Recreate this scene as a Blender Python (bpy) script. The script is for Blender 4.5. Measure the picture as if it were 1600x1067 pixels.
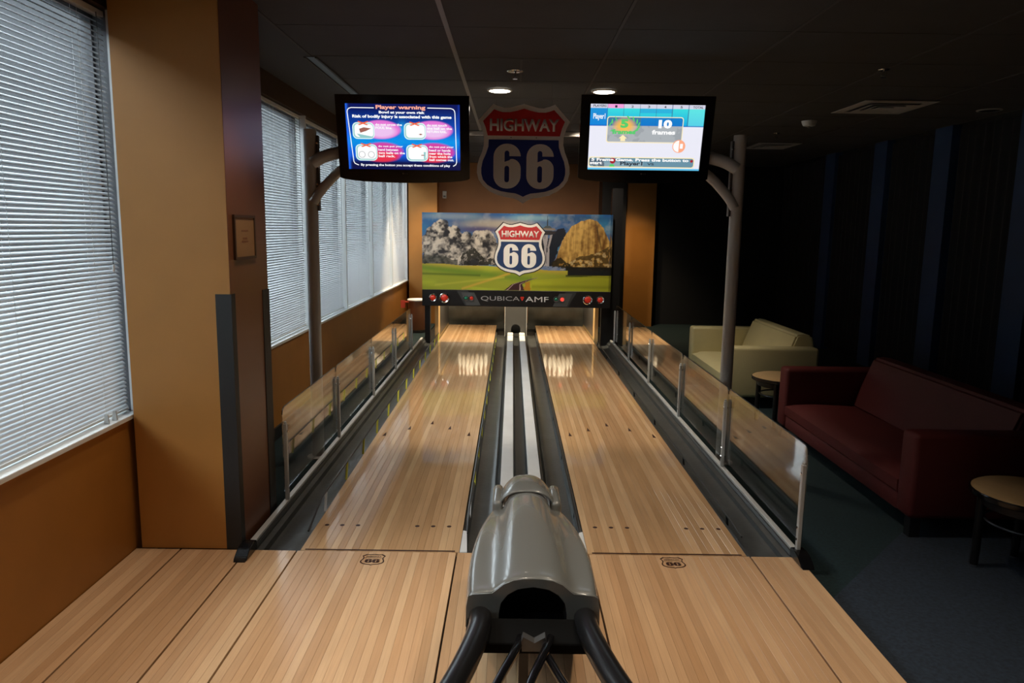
import bpy, bmesh, math, random
import numpy as np
from mathutils import Vector, Matrix
random.seed(4); rng = np.random.default_rng(4)
scn = bpy.context.scene
for o in list(bpy.data.objects): bpy.data.objects.remove(o, do_unlink=True)
COL = scn.collection
pi = math.pi

# ------------------------------------------------------------------ camera
PITCH, YAW, ROLL = .1521, .0013, -.0141
f = Vector((math.sin(YAW)*math.cos(PITCH), math.cos(YAW)*math.cos(PITCH), -math.sin(PITCH)))
r0 = Vector((math.cos(YAW), -math.sin(YAW), 0)); u0 = r0.cross(f)
r_ = math.cos(ROLL)*r0 - math.sin(ROLL)*u0; u_ = math.sin(ROLL)*r0 + math.cos(ROLL)*u0
cam = bpy.data.cameras.new('camera'); co = bpy.data.objects.new('camera', cam); COL.objects.link(co)
M = Matrix((r_, u_, -f)).transposed().to_4x4(); M.translation = (-.0778, 0, 1.6139)
co.matrix_world = M
cam.sensor_width = 36; cam.lens = 1150/1600*36; cam.clip_start = .05; cam.clip_end = 300
scn.camera = co
# ------------------------------------------------------------------ world, light, exposure
vs = scn.view_settings; vs.view_transform = 'Standard'; vs.look = 'None'; vs.gamma = 1; vs.exposure = 0.0
vs.use_curve_mapping = False
W = bpy.data.worlds.new('overcast_sky'); scn.world = W; W.use_nodes = True
wn = W.node_tree.nodes; wl = W.node_tree.links
bg = wn['Background']; bg.inputs['Color'].default_value = (.80, .90, 1, 1); bg.inputs['Strength'].default_value = 6.6

def lamp(name, kind, loc, power, color, size=.06, angle=100, blend=.8, rot=(0, 0, 0), sy=None):
    l = bpy.data.lights.new(name, kind); l.energy = power; l.color = color
    if kind == 'SPOT': l.spot_size = math.radians(angle); l.spot_blend = blend; l.shadow_soft_size = size
    if kind == 'AREA':
        l.size = size
        if sy: l.shape = 'RECTANGLE'; l.size_y = sy
    o = bpy.data.objects.new(name, l); o.location = loc; o.rotation_euler = rot; COL.objects.link(o); return o
WARM = (1, .84, .66)
SPOTS = [(-.2, 6.32, 95), (.66, 6.30, 95),          # the two lit downlights seen over the lanes
         (-1.50, 1.9, 66), (-.25, 1.9, 70), (.85, 2.0, 80), # downlights over the approach, above the frame
         (-.75, 9.3, 60), (.75, 9.3, 60),  # unseen spots added behind the screens to even the light on the lanes
         (-.95, 3.5, 40), (.75, 3.5, 60)]
for x, y, p in SPOTS: lamp('overhead_lamp', 'SPOT', (x, y, 2.70), p, WARM, .07, 104 if y > 6 else 84, .75)
lamp('overhead_lamp', 'SPOT', (1.72, 7.75, 2.70), 60, WARM, .07, 66, .8)  # unseen spot, added to brighten the cream sofa
lamp('wall_washer_lamp', 'SPOT', (-1.52, 11.6, 2.70), 260, (1, .78, .50), .06, 62, .6)
lamp('wall_washer_lamp', 'SPOT', (-1.45, 12.45, 2.70), 90, (1, .76, .48), .06, 90, .8)
lamp('wall_washer_lamp', 'SPOT', (1.95, 12.3, 2.70), 120, (1, .72, .42), .06, 90, .8)
for x in (-.72, .72):
    lamp('pin_light', 'AREA', (x, 10.80, 1.35), 42, (1, .82, .55), .9, rot=(math.radians(35), 0, 0), sy=.06)
for x in (-.72, .72):   # unseen angled spots, added behind the screens to brighten the printed masking unit
    lamp('added_print_lamp', 'SPOT', (x, 8.6, 2.70), 130, WARM, .06, 66, .8, rot=(math.radians(60), 0, 0))

# ------------------------------------------------------------------ materials
def mat(name, col, rough=.5, metal=0, bump=0, bscale=60, var=0, vscale=4, coat=0, spec=.5, emit=None, es=1):
    m = bpy.data.materials.new(name); m.use_nodes = True; nt = m.node_tree; n = nt.nodes; L = nt.links
    p = n['Principled BSDF']; p.inputs['Base Color'].default_value = (*col, 1)
    p.inputs['Roughness'].default_value = rough; p.inputs['Metallic'].default_value = metal
    p.inputs['Coat Weight'].default_value = coat; p.inputs['Coat Roughness'].default_value = .08
    p.inputs['Specular IOR Level'].default_value = spec
    tc = n.new('ShaderNodeTexCoord')
    if var:
        nz = n.new('ShaderNodeTexNoise'); nz.inputs['Scale'].default_value = vscale; nz.inputs['Detail'].default_value = 6
        L.new(tc.outputs['Object'], nz.inputs['Vector'])
        mp = n.new('ShaderNodeMapRange'); mp.inputs[1].default_value = .3; mp.inputs[2].default_value = .7
        mp.inputs[3].default_value = 1-var; mp.inputs[4].default_value = 1+var
        L.new(nz.outputs['Fac'], mp.inputs[0])
        mx = n.new('ShaderNodeVectorMath'); mx.operation = 'SCALE'; mx.inputs[0].default_value = col
        L.new(mp.outputs[0], mx.inputs['Scale']); L.new(mx.outputs[0], p.inputs['Base Color'])
    if bump:
        nb = n.new('ShaderNodeTexNoise'); nb.inputs['Scale'].default_value = bscale; nb.inputs['Detail'].default_value = 4
        L.new(tc.outputs['Object'], nb.inputs['Vector'])
        b = n.new('ShaderNodeBump'); b.inputs['Strength'].default_value = bump; b.inputs['Distance'].default_value = .01
        L.new(nb.outputs['Fac'], b.inputs['Height']); L.new(b.outputs[0], p.inputs['Normal'])
    if emit: p.inputs['Emission Color'].default_value = (*emit, 1); p.inputs['Emission Strength'].default_value = es
    return m

def wood(name, c1, c2, c3, rough=.17, spec=.5):
    m = bpy.data.materials.new(name); m.use_nodes = True; nt = m.node_tree; n = nt.nodes; L = nt.links
    p = n['Principled BSDF']; p.inputs['Roughness'].default_value = rough; p.inputs['Specular IOR Level'].default_value = spec
    oi = n.new('ShaderNodeObjectInfo'); tc = n.new('ShaderNodeTexCoord')
    off = n.new('ShaderNodeVectorMath'); off.operation = 'SCALE'; off.inputs[0].default_value = (37, 91, 13)
    L.new(oi.outputs['Random'], off.inputs['Scale'])
    ad = n.new('ShaderNodeVectorMath'); L.new(tc.outputs['Object'], ad.inputs[0]); L.new(off.outputs[0], ad.inputs[1])
    mp = n.new('ShaderNodeMapping'); mp.inputs['Scale'].default_value = (40, 1.3, 4); L.new(ad.outputs[0], mp.inputs[0])
    g = n.new('ShaderNodeTexNoise'); g.inputs['Scale'].default_value = 3; g.inputs['Detail'].default_value = 8; g.inputs['Distortion'].default_value = .6
    L.new(mp.outputs[0], g.inputs['Vector'])
    rp = n.new('ShaderNodeValToRGB'); e = rp.color_ramp.elements; e[0].color = (*c1, 1); e[1].color = (*c3, 1)
    k = rp.color_ramp.elements.new(.5); k.color = (*c2, 1)
    L.new(oi.outputs['Random'], rp.inputs[0])
    mr = n.new('ShaderNodeMapRange'); mr.inputs[1].default_value = .3; mr.inputs[2].default_value = .7; mr.inputs[3].default_value = .93; mr.inputs[4].default_value = 1.05
    L.new(g.outputs['Fac'], mr.inputs[0])
    big = n.new('ShaderNodeTexNoise'); big.inputs['Scale'].default_value = 1.6; L.new(ad.outputs[0], big.inputs['Vector'])
    mb = n.new('ShaderNodeMapRange'); mb.inputs[1].default_value = .3; mb.inputs[2].default_value = .7; mb.inputs[3].default_value = .9; mb.inputs[4].default_value = 1.08
    L.new(big.outputs['Fac'], mb.inputs[0])
    mu = n.new('ShaderNodeMath'); mu.operation = 'MULTIPLY'; L.new(mr.outputs[0], mu.inputs[0]); L.new(mb.outputs[0], mu.inputs[1])
    s = n.new('ShaderNodeVectorMath'); s.operation = 'SCALE'; L.new(rp.outputs[0], s.inputs[0]); L.new(mu.outputs[0], s.inputs['Scale'])
    L.new(s.outputs[0], p.inputs['Base Color'])
    w = n.new('ShaderNodeTexNoise'); w.inputs['Scale'].default_value = 9; w.inputs['Detail'].default_value = 3; L.new(tc.outputs['Object'], w.inputs['Vector'])
    rr = n.new('ShaderNodeMapRange'); rr.inputs[3].default_value = rough*.8; rr.inputs[4].default_value = rough*1.25
    L.new(w.outputs['Fac'], rr.inputs[0]); L.new(rr.outputs[0], p.inputs['Roughness'])
    return m

def glass(name, tint, k=1.0, thin=True):
    m = bpy.data.materials.new(name); m.use_nodes = True; nt = m.node_tree; n = nt.nodes; L = nt.links
    n.remove(n['Principled BSDF']); out = n['Material Output']
    tr = n.new('ShaderNodeBsdfTransparent'); tr.inputs[0].default_value = (*tint, 1)
    gl = n.new('ShaderNodeBsdfGlossy'); gl.inputs['Roughness'].default_value = .015; gl.inputs[0].default_value = (1, 1, 1, 1)
    ge = n.new('ShaderNodeNewGeometry'); dt = n.new('ShaderNodeVectorMath'); dt.operation = 'DOT_PRODUCT'
    L.new(ge.outputs['Incoming'], dt.inputs[0]); L.new(ge.outputs['Normal'], dt.inputs[1])
    ab = n.new('ShaderNodeMath'); ab.operation = 'ABSOLUTE'; L.new(dt.outputs['Value'], ab.inputs[0])
    om = n.new('ShaderNodeMath'); om.operation = 'SUBTRACT'; om.inputs[0].default_value = 1; L.new(ab.outputs[0], om.inputs[1])
    pw = n.new('ShaderNodeMath'); pw.operation = 'POWER'; pw.inputs[1].default_value = 5; L.new(om.outputs[0], pw.inputs[0])
    ma = n.new('ShaderNodeMath'); ma.operation = 'MULTIPLY_ADD'; ma.inputs[1].default_value = .96*k; ma.inputs[2].default_value = .04*k; L.new(pw.outputs[0], ma.inputs[0])
    mx = n.new('ShaderNodeMixShader'); L.new(ma.outputs[0], mx.inputs[0]); L.new(tr.outputs[0], mx.inputs[1]); L.new(gl.outputs[0], mx.inputs[2])
    L.new(mx.outputs[0], out.inputs[0]); return m

def painted(name, emit=0, rough=.35):
    m = bpy.data.materials.new(name); m.use_nodes = True; nt = m.node_tree; n = nt.nodes; L = nt.links
    p = n['Principled BSDF']; p.inputs['Roughness'].default_value = rough
    a = n.new('ShaderNodeAttribute'); a.attribute_name = 'paint'
    if emit:
        p.inputs['Base Color'].default_value = (.01, .01, .01, 1)
        L.new(a.outputs['Color'], p.inputs['Emission Color']); p.inputs['Emission Strength'].default_value = emit
    else: L.new(a.outputs['Color'], p.inputs['Base Color'])
    return m

def slat_mat(name, col):
    m = mat(name, col, .4); n = m.node_tree.nodes; L = m.node_tree.links
    t = n.new('ShaderNodeBsdfTranslucent'); t.inputs[0].default_value = (*[c*.9 for c in col], 1)
    mx = n.new('ShaderNodeMixShader'); mx.inputs[0].default_value = .06
    L.new(n['Principled BSDF'].outputs[0], mx.inputs[1]); L.new(t.outputs[0], mx.inputs[2]); L.new(mx.outputs[0], n['Material Output'].inputs[0]); return m

MT = dict(
 winframe=mat('dark_window_frame', (.10, .10, .11), .5),
 matte=mat('matte_black_rubber', (.004, .004, .004), .95, spec=.1), pillarside=mat('dark_brown_pillar_side', (.17, .062, .026), .36, bump=.04, bscale=220, var=.06),
 maple=wood('maple_boards', (.54, .318, .165), (.62, .38, .208), (.72, .475, .275)),
 lane=wood('lane_boards', (.49, .285, .140), (.585, .36, .190), (.69, .455, .255), .055),
 orange=mat('orange_paint', (.39, .160, .026), .5, bump=.05, bscale=220, var=.06),
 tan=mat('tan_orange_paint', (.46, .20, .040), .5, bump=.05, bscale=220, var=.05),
 brown=mat('brown_paint', (.30, .115, .040), .38, bump=.04, bscale=220, var=.06),
 darkbrown=mat('dark_brown_paint', (.06, .028, .012), .5, bump=.05),
 guard=mat('black_rubber_trim', (.018, .019, .019), .55, bump=.1),
 black=mat('black_plastic', (.008, .008, .009), .35),
 blackgloss=mat('black_gloss_plastic', (.006, .006, .007), .12),
 blackmet=mat('black_powder_coat', (.010, .010, .011), .28, bump=.03, bscale=300),
 blackwall=mat('black_wall_paint', (.010, .011, .013), .7, bump=.05),
 bluewall=mat('dark_blue_paint', (.017, .048, .12), .6, bump=.05, var=.1),
 ceil=mat('dark_ceiling_tile', (.046, .044, .042), .9, bump=.25, bscale=160, var=.08),
 ceilwall=mat('dark_ceiling_paint', (.045, .045, .045), .8),
 tbar=mat('dark_grey_ceiling_grid', (.062, .058, .054), .8), tbarlight=mat('grey_ceiling_grid', (.20, .19, .17), .6),
 metal=mat('brushed_aluminium', (.62, .62, .60), .4, .25, bump=.04, bscale=400),
 alu=mat('satin_aluminium', (.52, .53, .52), .45, .2),
 pole=mat('grey_painted_steel', (.52, .52, .50), .38, .0),
 white=mat('white_window_paint', (.86, .88, .88), .4),
 slat=slat_mat('white_blind_slat', (.78, .80, .82)),
 gutter=mat('dark_grey_rubber', (.052, .055, .054), .34, bump=.12, bscale=30, var=.25, vscale=7),
 curb=mat('dark_curb_plastic', (.030, .032, .032), .42, bump=.05),
 hood=mat('grey_gloss_moulding', (.145, .148, .140), .26, .0, coat=.45, spec=.5),
 trackrail=mat('pale_grey_track_rail', (.72, .73, .73), .35, bump=.03, var=.06),
 yellow=mat('yellow_bumper_bracket', (.85, .82, .08), .45),
 teal=mat('teal_carpet', (.012, .034, .040), .95, bump=.8, bscale=320, var=.25, vscale=60),
 greycarpet=mat('blue_grey_carpet', (.028, .042, .064), .95, bump=.8, bscale=320, var=.3, vscale=60),
 under=mat('dark_subfloor', (.012, .010, .008), .8),
 mark=mat('dark_brown_ink', (.045, .018, .012), .5, spec=.1),
 cream=mat('cream_leather', (.64, .57, .31), .38, bump=.12, bscale=90, var=.05),
 red=mat('dark_red_leather', (.105, .011, .010), .62, bump=.12, bscale=90, var=.08),
 tabletop=wood('pale_wood_laminate', (.55, .36, .17), (.58, .38, .18), (.6, .4, .2), .3),
 shieldwhite=mat('off_white_sign_face', (.78, .74, .70), .4),
 shieldred=mat('red_sign_face', (.60, .025, .025), .4),
 shieldblue=mat('navy_sign_face', (.014, .030, .22), .4),
 printwhite=mat('white_print', (.80, .79, .75), .35),
 printred=mat('red_print', (.50, .035, .04), .35),
 printnavy=mat('navy_print', (.018, .045, .13), .35),
 darkedge=mat('dark_print', (.01, .012, .02), .4),
 cushion=mat('dark_leathery_cushion', (.045, .045, .040), .28, bump=.25, bscale=14, var=.35, vscale=5),
 kick=mat('pale_wood_kickback', (.62, .43, .20), .4, bump=.05),
 steel=mat('grey_steel_plate', (.11, .11, .11), .35, .5, bump=.05, bscale=90),
 pin=mat('white_pin_plastic', (.85, .84, .80), .25),
 pinred=mat('red_pin_stripe', (.6, .02, .02), .3),
 chrome=mat('chrome', (.75, .76, .78), .12, 1),
 lensred=mat('red_lamp_lens', (.55, .035, .02), .2, coat=.5, emit=(.8, .03, .01), es=.12),
 lensgreen=mat('dark_green_lamp_lens', (.02, .20, .12), .2, coat=.5),
 lensbright=mat('lit_red_lamp_lens', (.8, .05, .04), .2, emit=(1, .06, .04), es=1.0),
 bezelgrey=mat('dark_grey_print', (.035, .038, .040), .4),
 logogrey=mat('silver_grey_print', (.33, .33, .33), .35),
 logosilver=mat('silver_print', (.62, .62, .62), .3),
 bin=mat('brown_metal_bin', (.24, .10, .05), .3, .3),
 binbag=mat('white_bin_liner', (.75, .75, .73), .5),
 redtag=mat('red_card', (.65, .08, .05), .5),
 lampdisc=mat('lit_lamp_diffuser', (.9, .9, .85), .5, emit=(1, .90, .74), es=14),
 vent=mat('grey_vent_metal', (.42, .40, .37), .5),
 notice=mat('aged_notice_paper', (.30, .155, .06), .6, bump=.04),
 noticeink=mat('faded_orange_ink', (.22, .08, .03), .6),
 pane=glass('window_glass', (.97, .99, .98), .7), guardglass=glass('smoked_guard_glass', (.86, .87, .86), 1.25),
 ground=mat('outdoor_pavement', (.05, .052, .052), .9, var=.2, vscale=1),
 outwall=mat('outdoor_pale_wall', (.5, .5, .5), .8, var=.1),
)
def emis(name, c, s=1.0):
    return mat(name, (.01, .01, .01), .4, emit=c, es=s)
E_WHITE = emis('screen_white_text', (1, 1, 1)); E_ORANGE = emis('screen_orange_text', (1, .42, .30)); E_GREEN = emis('screen_green_text', (.10, .62, .16))
E_BLACK = emis('screen_dark_text', (.02, .03, .05)); E_RED = emis('screen_red_mark', (.9, .12, .04)); E_CREAM = emis('screen_cream_mark', (1, .85, .5))
E_TEAL = emis('screen_pale_mark', (.75, .95, .92)); E_MID = emis('screen_teal_mark', (.30, .60, .60)); E_BRN = emis('screen_brown_mark', (.35, .13, .10))
E_SALM = emis('screen_salmon_mark', (1, .42, .25)); E_GREY = emis('screen_grey_mark', (.25, .28, .30)); E_DRED = emis('screen_dark_red_mark', (.40, .02, .03))

# ------------------------------------------------------------------ builders
LOC = {}
def link(o, parent=None):
    COL.objects.link(o)
    if parent: o.parent = parent
def thing(name, label, cat, loc=(0, 0, 0), rot=(0, 0, 0), group=None):
    o = bpy.data.objects.new(name, None); o.empty_display_size = .1; COL.objects.link(o); o.location = loc; o.rotation_euler = rot
    o['label'] = label; o['category'] = cat
    if group: o['group'] = group
    LOC[o.name] = Vector(loc); return o
def tag(o, label, cat, group=None):
    o['label'] = label; o['category'] = cat
    if group: o['group'] = group
    return o
def wloc(o):
    v = Vector((0, 0, 0))
    while o: v += Vector(LOC.get(o.name, (0, 0, 0))); o = o.parent
    return v
def obj(name, bm, m, parent=None, smooth=False, local=False, kind=None, label=None):
    """One mesh object. World coordinates unless local; a top-level mesh gets its origin at its base."""
    me = bpy.data.meshes.new(name)
    bmesh.ops.recalc_face_normals(bm, faces=bm.faces[:])
    o = bpy.data.objects.new(name, me); link(o, parent)
    if parent is None:
        xs = [v.co for v in bm.verts]
        c = Vector(((min(v.x for v in xs)+max(v.x for v in xs))/2, (min(v.y for v in xs)+max(v.y for v in xs))/2, min(v.z for v in xs)))
        bmesh.ops.translate(bm, verts=bm.verts[:], vec=-c); o.location = c; LOC[o.name] = c
    elif not local:
        bmesh.ops.translate(bm, verts=bm.verts[:], vec=-wloc(parent))
    bm.to_mesh(me); bm.free()
    for mm in (m if isinstance(m, (list, tuple)) else [m]): me.materials.append(mm)
    if smooth:
        for p in me.polygons: p.use_smooth = True
        try: me.set_sharp_from_angle(angle=math.radians(38))
        except Exception: pass
    if kind: o['kind'] = kind
    if label: o['label'] = label
    return o
def struct(name, bm, m, parent=None, **k):
    return obj(name, bm, m, parent, kind='structure' if parent is None else None, **k)
def B(): return bmesh.new()
def box(bm, x0, x1, y0, y1, z0, z1, bev=0, seg=2, mi=0):
    vs_ = [bm.verts.new(p) for p in ((x0, y0, z0), (x1, y0, z0), (x1, y1, z0), (x0, y1, z0), (x0, y0, z1), (x1, y0, z1), (x1, y1, z1), (x0, y1, z1))]
    fs = [bm.faces.new([vs_[i] for i in q]) for q in ((0, 3, 2, 1), (4, 5, 6, 7), (0, 1, 5, 4), (1, 2, 6, 5), (2, 3, 7, 6), (3, 0, 4, 7))]
    for q in fs: q.material_index = mi
    if bev:
        es = list({e for q in fs for e in q.edges})
        bmesh.ops.bevel(bm, geom=es, offset=bev, segments=seg, affect='EDGES', profile=.5)
    return bm
def bbox(x0, x1, y0, y1, z0, z1, bev=0, seg=2): return box(B(), x0, x1, y0, y1, z0, z1, bev, seg)
def prism(bm, pts, axis, a, b):
    """closed polygon pts (2D) extruded along axis from a to b; axis 'y' -> pts are (x,z); 'x' -> (y,z); 'z' -> (x,y)"""
    def P(p, t): return {'y': (p[0], t, p[1]), 'x': (t, p[0], p[1]), 'z': (p[0], p[1], t)}[axis]
    v0 = [bm.verts.new(P(p, a)) for p in pts]; v1 = [bm.verts.new(P(p, b)) for p in pts]; n = len(pts)
    bm.faces.new(v0); bm.faces.new(v1[::-1])
    for i in range(n): bm.faces.new((v0[i], v0[(i+1) % n], v1[(i+1) % n], v1[i]))
    return bm
def tube(bm, pts, r, seg=12, cap=True, closed=False):
    pts = [Vector(p) for p in pts]; n = len(pts); rings = []
    rr = r if isinstance(r, (list, tuple)) else [r]*n
    up = None
    for i, p in enumerate(pts):
        if closed: d = pts[(i+1) % n]-pts[i-1]
        else: d = (pts[min(i+1, n-1)]-pts[max(i-1, 0)])
        d.normalize()
        if up is None: up = Vector((0, 0, 1)) if abs(d.z) < .9 else Vector((0, 1, 0))
        s = d.cross(up).normalized(); up = s.cross(d).normalized()
        rings.append([bm.verts.new(p+rr[i]*(math.cos(2*pi*k/seg)*s+math.sin(2*pi*k/seg)*up)) for k in range(seg)])
    m = n if closed else n-1
    for i in range(m):
        a, b = rings[i], rings[(i+1) % n]
        for k in range(seg): bm.faces.new((a[k], a[(k+1) % seg], b[(k+1) % seg], b[k]))
    if cap and not closed: bm.faces.new(rings[0][::-1]); bm.faces.new(rings[-1])
    return bm
def lathe(bm, prof, c=(0, 0, 0), seg=24, axis='z', capa=True, capb=True):
    """prof: (radius, height) list about an axis through c"""
    def P(r, a, h):
        x, y = r*math.cos(a), r*math.sin(a)
        v = {'z': (x, y, h), 'y': (x, h, y), 'x': (h, x, y)}[axis]
        return (c[0]+v[0], c[1]+v[1], c[2]+v[2])
    rings = [[bm.verts.new(P(r, 2*pi*k/seg, h)) for k in range(seg)] for r, h in prof]
    for a, b in zip(rings, rings[1:]):
        for k in range(seg): bm.faces.new((a[k], a[(k+1) % seg], b[(k+1) % seg], b[k]))
    if capa: bm.faces.new(rings[0][::-1])
    if capb: bm.faces.new(rings[-1])
    return bm
def arc(cx, cy, r, a0, a1, n): return [(cx+r*math.cos(math.radians(a0+(a1-a0)*i/n)), cy+r*math.sin(math.radians(a0+(a1-a0)*i/n))) for i in range(n+1)]
def bm_from(ob):
    dg = bpy.context.evaluated_depsgraph_get(); me = bpy.data.meshes.new_from_object(ob.evaluated_get(dg), depsgraph=dg)
    bm = B(); bm.from_mesh(me); bpy.data.meshes.remove(me); d = ob.data; bpy.data.objects.remove(ob); bpy.data.curves.remove(d); return bm
def flat(loops, depth):
    """2D loops (holes allowed) filled in the xz plane facing -y, front at y=0, thickness depth behind."""
    cu = bpy.data.curves.new('c', 'CURVE'); cu.dimensions = '2D'; cu.fill_mode = 'BOTH'; cu.extrude = depth/2
    for lp in loops:
        sp = cu.splines.new('POLY'); sp.points.add(len(lp)-1); sp.use_cyclic_u = True
        for q, p in zip(sp.points, lp): q.co = (p[0], p[1], 0, 1)
    o = bpy.data.objects.new('c', cu); COL.objects.link(o); bm = bm_from(o)
    bmesh.ops.rotate(bm, verts=bm.verts[:], cent=(0, 0, 0), matrix=Matrix.Rotation(pi/2, 3, 'X'))
    bmesh.ops.translate(bm, verts=bm.verts[:], vec=(0, depth/2, 0)); return bm
def text(body, w, h, depth=.001, bold=0.0, cx=0, cz=0, align='c', space=1.0):
    """text mesh in the xz plane facing -y, fitted to width w, height h, centred at cx, cz (or starting at cx)"""
    cu = bpy.data.curves.new('t', 'FONT'); cu.body = body; cu.size = 1; cu.offset = bold; cu.extrude = 0; cu.resolution_u = 3; cu.space_character = space
    o = bpy.data.objects.new('t', cu); COL.objects.link(o); bm = bm_from(o)
    xs = [v.co.x for v in bm.verts]; ys = [v.co.y for v in bm.verts]; x0, x1, y0, y1 = min(xs), max(xs), min(ys), max(ys)
    sx = w/(x1-x0) if w else h/(y1-y0); sy = h/(y1-y0) if h else sx
    for v in bm.verts:
        x = (v.co.x-(x0+x1)/2)*sx if align == 'c' else (v.co.x-x0)*sx
        v.co = (cx+x, 0, cz+(v.co.y-(y0+y1)/2)*sy)
    if depth:
        g = bmesh.ops.extrude_face_region(bm, geom=bm.faces[:])
        bmesh.ops.translate(bm, verts=[e for e in g['geom'] if isinstance(e, bmesh.types.BMVert)], vec=(0, -depth, 0))
    return bm
def shift(bm, v): bmesh.ops.translate(bm, verts=bm.verts[:], vec=v); return bm
def merge(*bms):
    a = bms[0]
    for b in bms[1:]:
        me = bpy.data.meshes.new('m'); b.to_mesh(me); b.free(); a.from_mesh(me); bpy.data.meshes.remove(me)
    return a
def dup(src, loc, name=None, parent='same'):
    o = src.copy(); COL.objects.link(o); o.location = loc
    if parent != 'same': o.parent = parent
    return o
def duptree(root, loc, label, group=None, rot=None):
    r = root.copy(); COL.objects.link(r); r.location = loc; r['label'] = label
    if group: r['group'] = group
    if rot is not None: r.rotation_euler = rot
    for ch in list(root.children):
        c = ch.copy(); COL.objects.link(c); c.parent = r
        for g in list(ch.children): d = g.copy(); COL.objects.link(d); d.parent = c
    return r

# ------------------------------------------------------------------ THE ROOM
XL, CE, YB = -1.95, 2.75, 13.4
CZ = -.08      # carpet level
fl = struct('floor', bbox(XL-.1, 1.383, -2.6, 3.50, -.25, -.022), MT['under'])
SEC = [(-1.95, -1.722, 6), (-1.722, -1.39, 9), (-1.39, -1.14, 7), (-1.14, -.336, 22), (-.336, .325, 18), (.325, 1.14, 22), (1.14, 1.385, 7)]
plank_me = {}
def board(bw, y0, y1, z0, z1, key, m, parent, x, name):
    if key not in plank_me:
        bm = B(); box(bm, -bw/2+.0003, bw/2-.0003, y0, y1, z0, z1, bev=.0005, seg=1)
        o = obj(name, bm, m, parent, local=True); plank_me[key] = o.data; o.location = (x, 0, 0)-wloc(parent)*0 if False else Vector((x, 0, 0))-wloc(parent)
        return o
    o = bpy.data.objects.new(name, plank_me[key]); link(o, parent); o.location = Vector((x, 0, 0))-wloc(parent); return o
for si, (a, b, n) in enumerate(SEC):
    g = .004; w = (b-a-2*g)/n
    for k in range(n): board(w, -2.5, 3.497, -.022, 0, ('s', si), MT['maple'], fl, a+g+w*(k+.5), 'plank')
# printed emblems on the approach
SH = [(0, 180), (60, 196), (120, 211), (165, 213), (215, 200), (260, 181), (322, 248), (388, 320), (360, 375), (338, 440), (336, 510), (350, 570), (375, 630), (392, 690), (395, 745), (380, 805), (345, 855), (290, 899), (225, 930), (150, 948), (80, 958), (40, 975), (0, 1002)]
RP = [(0, 217), (55, 235), (120, 248), (180, 248), (215, 240), (252, 226), (345, 322), (322, 375), (305, 440)]
BP = [(296, 472), (298, 530), (318, 590), (345, 650), (357, 710), (357, 755), (343, 805), (305, 848), (250, 880), (190, 900), (120, 911), (65, 917), (30, 930), (0, 945)]
def sym(h, s, cz=590):
    rt = [(x*s, (cz-y)*s) for x, y in h]; lt = [(-x, y) for x, y in rt[::-1] if abs(x) > 1e-9]
    return rt+lt
def glyph6(w, h, cx, cz):
    W_, H_ = 232, 372
    o = arc(105, 105, 105, 180, 270, 6)[:-1]+arc(127, 105, 105, 270, 360, 6)
    o = [(0, 105)]+[(x, y) for x, y in arc(110, 110, 110, 180, 90, 0)] if False else None
    pts = []
    pts += arc(110, 112, 110, 180, 270, 7)               # bottom-left (y up later)
    pts += arc(122, 112, 110, 270, 360, 7)
    pts += arc(142, 165, 90, 0, 70, 5)                    # bowl shoulder
    pts += [(150, 252), (134, 240), (134, 290)]
    pts += arc(114, 292, 20, 0, 180, 6)
    pts += [(94, 262)] if False else []
    outer = []
    outer += arc(110, 112, 110, 180, 270, 7)+arc(122, 112, 110, 270, 360, 7)+[(232, 150)]+arc(160, 165, 72, 10, 85, 5)+[(138, 228), (138, 300)]
    outer = [(0, 112)]+arc(110, 110, 110, 180, 270, 7)[1:]+arc(122, 110, 110, 270, 360, 7)+arc(162, 172, 70, 0, 90, 6)+[(134, 226), (134, 262)]
    # inner stem side: up the counter, over to the tail's lower edge
    outer = arc(110, 110, 110, 180, 270, 7)+arc(122, 110, 110, 270, 360, 7)+arc(162, 176, 70, 0, 80, 6)+arc(150, 206, 34, 90, 160, 3)
    outer += [(95, 206), (95, 288)] if False else []
    outer = (arc(110, 110, 110, 180, 270, 7)+arc(122, 110, 110, 270, 360, 7)+arc(150, 168, 82, 0, 75, 6)+[(150, 244), (134, 232)]
             )
    notch = [(134, 232), (95, 222)]
    outer = (arc(110, 110, 110, 180, 270, 7)+arc(122, 110, 110, 270, 360, 7)+arc(152, 168, 80, 0, 80, 6)+[(145, 246), (134, 236), (94, 222), (94, 294)]
             +arc(114, 296, 20, 180, 0, 6)+[(134, 270), (232, 270)]+arc(122, 262, 110, 4, 90, 7)+arc(110, 262, 110, 90, 180, 7))
    hole = arc(114, 170, 20, 0, 180, 6)+arc(114, 72, 20, 180, 360, 6)
    sx, sz = w/W_, h/H_
    f2 = lambda L_: [(cx+(x-W_/2)*sx, cz+(y-H_/2)*sz) for x, y in L_]
    return [f2(outer), f2(hole)]
def floor_emblem(cx, cy, w, lab):
    s = w/790; o_ = sym(SH, s); i_ = [(x*.885, z*.885) for x, z in o_]
    bm = flat([o_, i_[::-1]], .0006)
    d = flat(glyph6(.30*w, .34*w, -.155*w, -.12*w)+glyph6(.30*w, .34*w, .155*w, -.12*w), .0006)
    t = text('HIGHWAY', .62*w, .10*w, .0006, .02, 0, .27*w)
    line = flat([[(-.38*w, .165*w), (.38*w, .165*w), (.38*w, .15*w), (-.38*w, .15*w)]], .0006)
    bm = merge(bm, d, t, line)
    bmesh.ops.rotate(bm, verts=bm.verts[:], cent=(0, 0, 0), matrix=Matrix.Rotation(-pi/2, 3, 'X'))
    shift(bm, (cx, cy, .0012)); o = obj('printed_emblem', bm, MT['mark'], fl); o['label'] = lab
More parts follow.
